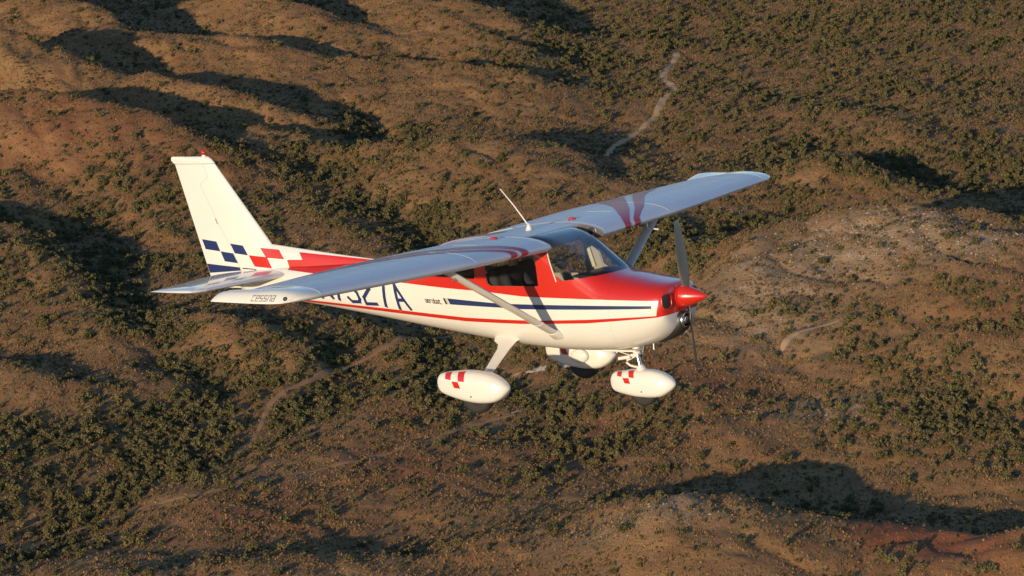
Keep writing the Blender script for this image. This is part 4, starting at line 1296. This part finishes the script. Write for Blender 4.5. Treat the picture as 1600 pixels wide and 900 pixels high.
ribbon('dirt_track', [(20,866),(120,828),(230,790),(320,772),(430,748),(550,722),(650,693),(730,668),(810,646)], 2.6, M_track, 'long straight dirt track running along the valley below the airplane')
ribbon('dirt_track', [(362,714),(395,688),(408,668),(412,645),(432,618),(480,598),(540,575),(600,545),(660,530),(745,520)], 2.6, M_track, 'dirt track winding through the valley trees under the tail')
ribbon('sand_wash', [(800,588),(822,580),(850,574),(885,571),(925,568)], 4.5, M_sand, 'pale sandy wash patch beside the far wheel', 0, .12, 1.3)
ribbon('sand_wash', [(838,612),(860,606),(885,602),(900,598)], 3.4, M_sand, 'pale sandy wash patch between the wheels', 0, .12, 1.4)
ribbon('sand_wash', [(790,648),(815,640),(845,634),(862,630)], 2.8, M_sand, 'pale sandy wash patch below and right of the near wheel', 0, .12, 1.4)
ribbon('sand_wash', [(462,695),(485,670),(492,650),(508,628)], 6.0, M_track, 'shaded wash bed among the valley trees', -2, .25, .6)  # darker track colour stands in for the shade on this bed

# ---------------------------------------------------------------- vegetation
def foliage(name, c1, c2, c3):
    m = principled(name, c1, .9, 0, 0, .1)
    b = m.node_tree.nodes['Principled BSDF']
    oi = N(m, 'ShaderNodeObjectInfo'); cr = N(m, 'ShaderNodeValToRGB')
    e = cr.color_ramp.elements; e[0].color = (*c1, 1); e[1].color = (*c3, 1); x = e.new(.5); x.color = (*c2, 1)
    L(m, oi.outputs['Random'], cr.inputs[0])
    geo = N(m, 'ShaderNodeNewGeometry'); hv = N(m, 'ShaderNodeHueSaturation')
    rv = N(m, 'ShaderNodeMapRange'); rv.inputs[3].default_value = .65; rv.inputs[4].default_value = 1.35
    L(m, geo.outputs['Random Per Island'], rv.inputs[0]); L(m, rv.outputs[0], hv.inputs['Value']); L(m, cr.outputs[0], hv.inputs['Color'])
    L(m, hv.outputs[0], b.inputs['Base Color'])
    return m
M_leaf = foliage('oak_leaves', (.092, .086, .036), (.130, .114, .048), (.168, .136, .060))
M_shrub = foliage('dry_shrub', (.110, .098, .042), (.165, .122, .058), (.130, .086, .048))
M_tuft = foliage('dry_grass_tuft', (.320, .185, .080), (.215, .128, .056), (.088, .078, .034))
M_bark = principled('bark', (.07, .05, .035), .9)
M_stone = dirt('pale_stone', (.46, .40, .33), (.33, .27, .21))
def crown_mesh(name, seed, R, Hh, nclump, nleaf, size, low=.05):
    r = random.Random(seed); v = []; f = []
    clumps = []
    for i in range(nclump):
        a = r.random()*2*math.pi; q = math.sqrt(r.random())*R*.78; hz = low*Hh + (Hh*(1-low))*(r.random()**.8)*(1 - .35*(q/R)**2)
        clumps.append((q*math.cos(a), q*math.sin(a), max(hz*.86, .25*R), R*(.26 + .22*r.random())))
    for (cx, cy, cz, cr) in clumps:
        for k in range(nleaf):
            th, ph = r.random()*2*math.pi, math.acos(1 - 1.75*r.random())
            d = Vector((math.sin(ph)*math.cos(th), math.sin(ph)*math.sin(th), math.cos(ph)))
            p = Vector((cx, cy, cz)) + d*cr*(.7 + .4*r.random())
            if p.z < .05: p.z = .05 + .1*r.random()
            n = (d + Vector((r.gauss(0, .5), r.gauss(0, .5), r.gauss(0, .5)))).normalized()
            t = n.orthogonal().normalized(); t = Matrix.Rotation(r.random()*6.28, 3, n) @ t; b = n.cross(t); s = size*(.6 + .8*r.random()); i0 = len(v)
            v += [p - t*s - b*s*.45, p + t*s*.2 - b*s*.7, p + t*s + b*s*.3, p - t*s*.1 + b*s*.75]; f.append((i0, i0+1, i0+2, i0+3))
    me = bpy.data.meshes.new(name); me.from_pydata([tuple(p) for p in v], [], f); return me
def trunk_mesh(seed, R, Hh):
    r = random.Random(seed); bm = bmesh.new()
    def limb(a, b, r0, r1):
        d = (b-a).normalized(); o = d.orthogonal().normalized(); q = d.cross(o)
        ra = [bm.verts.new(a + o*r0*math.cos(t) + q*r0*math.sin(t)) for t in [k*math.pi/3 for k in range(6)]]
        rb = [bm.verts.new(b + o*r1*math.cos(t) + q*r1*math.sin(t)) for t in [k*math.pi/3 for k in range(6)]]
        for j in range(6): bm.faces.new((ra[j], ra[(j+1) % 6], rb[(j+1) % 6], rb[j]))
    fork = Vector((.1, .05, Hh*.3)); limb(Vector((0, 0, -.5)), fork, .20, .14)
    for k in range(4):
        a = k*1.57 + r.random(); limb(fork, Vector((math.cos(a)*R*.55, math.sin(a)*R*.55, Hh*(.6 + .2*r.random()))), .11, .04)
    me = bpy.data.meshes.new('trunk'); bm.to_mesh(me); bm.free(); return me
TREE_P = [(2.3, 3.6), (2.0, 4.2), (2.7, 3.3), (1.8, 3.0)]
crowns = [crown_mesh('crown', 100+i, R, Hh, 13, 26, .34) for i, (R, Hh) in enumerate(TREE_P)]
trunks = [trunk_mesh(200+i, R, Hh) for i, (R, Hh) in enumerate(TREE_P)]
shrubs = [crown_mesh('shrub', 300+i, R, Hh, 6, 14, .20) for i, (R, Hh) in enumerate([(.9, 1.1), (.75, 1.4), (1.1, .9)])]
for m_ in crowns: m_.materials.append(M_leaf)
for m_ in trunks: m_.materials.append(M_bark)
for m_ in shrubs: m_.materials.append(M_shrub)
def tuft_mesh(seed):
    r = random.Random(seed); v = []; f = []
    for k in range(8):
        a = r.random()*6.28; l = .35 + .45*r.random(); q = r.random()*.5; c = Vector((q*math.cos(a*3), q*math.sin(a*3), 0)); d = Vector((math.cos(a)*.5, math.sin(a)*.5, 1)).normalized(); w = Vector((-math.sin(a), math.cos(a), 0))*.16
        i0 = len(v); v += [c - w, c + w, c + d*l + w*.5, c + d*l - w*.5]; f.append((i0, i0+1, i0+2, i0+3))
    me = bpy.data.meshes.new('tuft'); me.from_pydata([tuple(p) for p in v], [], f); me.materials.append(M_tuft); return me
tufts = [tuft_mesh(400+i) for i in range(3)]
def sample(n, seed):
    g = np.random.default_rng(seed)
    # even over the ground in view (a widening strip) plus a margin
    y = np.sqrt(g.random(n)*(2460**2 - 1050**2) + 1050**2); x = (g.random(n)*2 - 1)*.158*y
    return x, y, g
AREA = .158*(2460**2 - 1050**2)
# trees
x, y, g = sample(int(AREA/7.5), 1)
D, K = tree_density(x, y)
keep = (g.random(len(x)) < D*1.0) & off_lanes(x, y, 1.3)
x, y, K = x[keep], y[keep], K[keep]
# thin out overlaps on a 2.6 m lattice
key = np.round(x/2.2).astype(int)*100003 + np.round(y/2.6).astype(int); _, ui = np.unique(key, return_index=True); x, y, K = x[ui], y[ui], K[ui]
g = np.random.default_rng(5)
scl = .34 + .76*g.random(len(x))**1.6; rot = g.random(len(x))*6.28; idx = g.integers(0, 4, len(x)); z = zat(x, y)
u, v, dist = to_px(x, y, z)
size = scl/dist
# the largest in view stand as single trees
inframe = (u > 4) & (u < 1596) & (v > 4) & (v < 893)
onplane = ((u > 470) & (u < 1110) & (v > 360) & (v < 550) & (v > 480 - (u-470)*.17)) | ((v > 395) & (v < 480) & (u > 330) & (u < 900) & (v > 470 - (u-330)*.18))
order = np.argsort(-(size*(inframe & ~onplane)))
single = order[:300]
ZL = {'valley': ('oak in the lower left valley thicket', 'thicket trees in the lower left valley'),
 'leftgully': ('oak in the gully on the hillside below the tail', 'trees in the left hillside gully'), 'tailgully': ('oak in the gully behind the tail fin', 'trees in the gully behind the tail'),
 'upper': ('tree on the far upper slopes', 'trees on the far upper slopes'), 'rightvalley': ('tree in the hollow behind the pale knoll', 'trees in the hollow behind the knoll'),
 'wash': ('oak near the sandy wash under the wheels', 'trees along the sandy wash'), 'rightedge': ('oak right of the big hill shadow', 'trees at the right edge'),
 'strut': ('oak behind the far wing strut', 'trees behind the far strut'), 'leftslope': ('tree on the open left slope', 'trees on the left slope'),
 'knoll': ('tree on the dry right-hand knoll', 'trees on the right-hand knoll'), None: ('oak standing alone on dry grassland', 'lone trees on the open grassland')}
def place_words(us, vs):
    """rank columns and rows inside a zone into plain words"""
    cw = ['far left', 'left', 'centre-left', 'centre', 'centre-right', 'right', 'far right']; rw = ['top', 'upper', 'middle', 'lower', 'bottom']
    cu = np.clip(((us - us.min())/(np.ptp(us) + 1e-6)*7).astype(int), 0, 6); cv = np.clip(((vs - vs.min())/(np.ptp(vs) + 1e-6)*5).astype(int), 0, 4)
    return [f'{rw[b]} {cw[a]}' for a, b in zip(cu, cv)]
def size_word(k, lo, hi): return 'small' if k < lo else ('broad' if k > hi else 'medium')
zk = np.array([str(TZ[K[i]][3]) if K[i] >= 0 else 'None' for i in single]); pw = [''] * len(single)
for q in set(zk):
    m = np.nonzero(zk == q)[0]
    for a, w_ in zip(m, place_words(u[single[m]], v[single[m]])): pw[a] = w_
qs = np.quantile(scl[single], [.33, .67]); shape_w = ['rounded', 'tall', 'spreading', 'compact']
def link(o):
    COL.objects.link(o); return o
for n_, i in enumerate(single):
    kz = TZ[K[i]][3] if K[i] >= 0 else None
    e = link(bpy.data.objects.new('tree', None)); e.location = (x[i], y[i], z[i]); e.rotation_euler = (0, 0, rot[i]); e.scale = (scl[i],)*3; e.empty_display_size = .5
    tag(e, f'{size_word(scl[i], *qs)} {shape_w[idx[i]]} {ZL[kz][0]}, {pw[n_]} part', 'tree', ZL[kz][1])
    t = link(bpy.data.objects.new('trunk', trunks[idx[i]])); t.parent = e
    c = link(bpy.data.objects.new('crown', crowns[idx[i]])); c.parent = e
rest = np.ones(len(x), bool); rest[single] = False

def scatter(name, label, X, Y, Z, S, R_, I, protos):
    me = bpy.data.meshes.new(name)
    me.vertices.add(len(X)); me.vertices.foreach_set('co', np.stack([X, Y, Z], 1).ravel().astype(np.float32))
    for nm, arr, ty in (('scl', S, 'FLOAT'), ('rotz', R_, 'FLOAT'), ('pick', I, 'INT')):
        at = me.attributes.new(nm, ty, 'POINT'); at.data.foreach_set('value', arr.astype(np.float32 if ty == 'FLOAT' else np.int32))
    o = new_obj(name, me)
    ng_ = bpy.data.node_groups.new(name, 'GeometryNodeTree')
    ng_.interface.new_socket('Geometry', in_out='INPUT', socket_type='NodeSocketGeometry'); ng_.interface.new_socket('Geometry', in_out='OUTPUT', socket_type='NodeSocketGeometry')
    nn = ng_.nodes; gi, go = nn.new('NodeGroupInput'), nn.new('NodeGroupOutput')
    iop = nn.new('GeometryNodeInstanceOnPoints'); iop.inputs['Pick Instance'].default_value = True
    jn = nn.new('GeometryNodeJoinGeometry')
    for p_ in protos:
        oi = nn.new('GeometryNodeObjectInfo'); oi.inputs['Object'].default_value = p_; oi.inputs['As Instance'].default_value = True; oi.transform_space = 'ORIGINAL'
        ng_.links.new(oi.outputs['Geometry'], jn.inputs[0])
    def na(nm, ty):
        n = nn.new('GeometryNodeInputNamedAttribute'); n.data_type = ty; n.inputs[0].default_value = nm; return n.outputs[0]
    cx = nn.new('ShaderNodeCombineXYZ'); ng_.links.new(na('rotz', 'FLOAT'), cx.inputs[2])
    ng_.links.new(gi.outputs[0], iop.inputs['Points']); ng_.links.new(jn.outputs[0], iop.inputs['Instance'])
    ng_.links.new(na('pick', 'INT'), iop.inputs['Instance Index']); ng_.links.new(cx.outputs[0], iop.inputs['Rotation']); ng_.links.new(na('scl', 'FLOAT'), iop.inputs['Scale'])
    ng_.links.new(iop.outputs[0], go.inputs[0])
    md = o.modifiers.new('scatter', 'NODES'); md.node_group = ng_
    tag(o, label, name.replace('_', ' '), None, 'stuff')
    return o
def first_of(mesh):
    return next(o for o in COL.objects if o.data is mesh)
scatter('woodland', 'many small oaks and junipers spread over gullies and far slopes', x[rest], y[rest], z[rest], scl[rest], rot[rest], idx[rest], [first_of(m_) for m_ in crowns])
print('TREES', len(x), 'single', len(single))

# shrubs
x, y, g = sample(int(AREA/3.6), 2)
D, K = tree_density(x, y)
n1 = fbm(x/40, y/55, 3, 71); n2 = fbm(x/11, y/15, 2, 72)
redm = np.zeros(x.shape)
for q in (RED_P[0], RED_P[1], RED_P[3]): redm = np.maximum(redm, blob(x, y, *q))
dens = np.clip(.22 + .34*n1 + .22*n2, .02, .8) + .5*np.clip(D, 0, 1)
dens = dens*(1 - .93*np.clip(redm*1.5, 0, 1))
keep = (g.random(len(x)) < dens) & off_lanes(x, y, .2)
x, y = x[keep], y[keep]; g = np.random.default_rng(6)
scl = .28 + 1.15*g.random(len(x))**2.4; rot = g.random(len(x))*6.28; idx = g.integers(0, 3, len(x)); z = zat(x, y) - .03
u, v, dist = to_px(x, y, z)
size = scl/dist
inframe = (u > 4) & (u < 1596) & (v > 4) & (v < 895)
order = np.argsort(-(size*inframe)); single = order[:300]
pw = place_words(u[single], v[single]); qs = np.quantile(scl[single], [.33, .67]); shape_w = ['round', 'upright', 'low']
for n_, i in enumerate(single):
    o = link(bpy.data.objects.new('shrub', shrubs[idx[i]])); o.location = (x[i], y[i], z[i]); o.rotation_euler = (0, 0, rot[i]); o.scale = (scl[i],)*3
    where = 'foreground slope' if v[i] > 700 else 'dry hillside'
    tag(o, f'{size_word(scl[i], *qs)} {shape_w[idx[i]]} olive-brown shrub on the {where}, {pw[n_]} of the shrubs', 'shrub', 'shrubs on the dry slopes')
rest = np.ones(len(x), bool); rest[single] = False
scatter('scrub', 'low dry brush covering the hillsides', x[rest], y[rest], z[rest], scl[rest], rot[rest], idx[rest], [first_of(m_) for m_ in shrubs])
print('SHRUBS', len(x))
# grass tufts: the three tuft shapes stand in one clump mesh set of their own
x, y, g = sample(int(AREA/1.25), 3)
n1 = fbm(x/18, y/26, 3, 81)
redm = np.zeros(x.shape)
for q in (RED_P[0], RED_P[1], RED_P[3]): redm = np.maximum(redm, blob(x, y, *q))
keep = g.random(len(x)) < np.clip(.55 + .6*n1, .1, 1)*(1 - .9*np.clip(redm*1.6, 0, 1)); keep &= off_lanes(x, y, -.3)
x, y = x[keep], y[keep]; g = np.random.default_rng(8)
scl = .36 + .75*g.random(len(x))**1.7; rot = g.random(len(x))*6.28; idx = g.integers(0, 3, len(x)); z = zat(x, y) - .02
tp = []
for i, m_ in enumerate(tufts):
    o = link(bpy.data.objects.new('grass_tuft', m_)); o.location = (x[i], y[i], z[i])
    tag(o, 'dry grass tuft growing among the hillside brush', 'grass', 'grass tufts', 'stuff'); tp.append(o)
scatter('dry_grass', 'dry grass tufts covering the hills', x[3:], y[3:], z[3:], scl[3:], rot[3:], idx[3:], tp)
print('TUFTS', len(x))
# pale stones on the knoll
g = np.random.default_rng(9); sv = []; sf = []
for q in PALE_P:
    n = 240 if q in PALE_P[:3] else 40
    for k in range(n):
        cx, cy = q[0] + g.normal()*q[2]*.6, q[1] + g.normal()*q[3]*.6; r = .28 + .6*g.random()**2; cz = float(zat(np.array([cx]), np.array([cy]))[0]); i0 = len(sv)
        oct_ = [(1,0,0),(0,1,0),(-1,0,0),(0,-1,0),(.1,.1,.8),(0,0,-.5)]
        for p_ in oct_: sv.append((cx + p_[0]*r*(.7+.6*g.random()), cy + p_[1]*r*(.7+.6*g.random()), cz + p_[2]*r*.8))
        for a in range(4): sf += [(i0+a, i0+(a+1) % 4, i0+4), (i0+(a+1) % 4, i0+a, i0+5)]
st_o = pd_obj('stones', sv, sf, None, [M_stone]); tag(st_o, 'pale stones strewn over the dry knolls', 'stones', None, 'stuff')
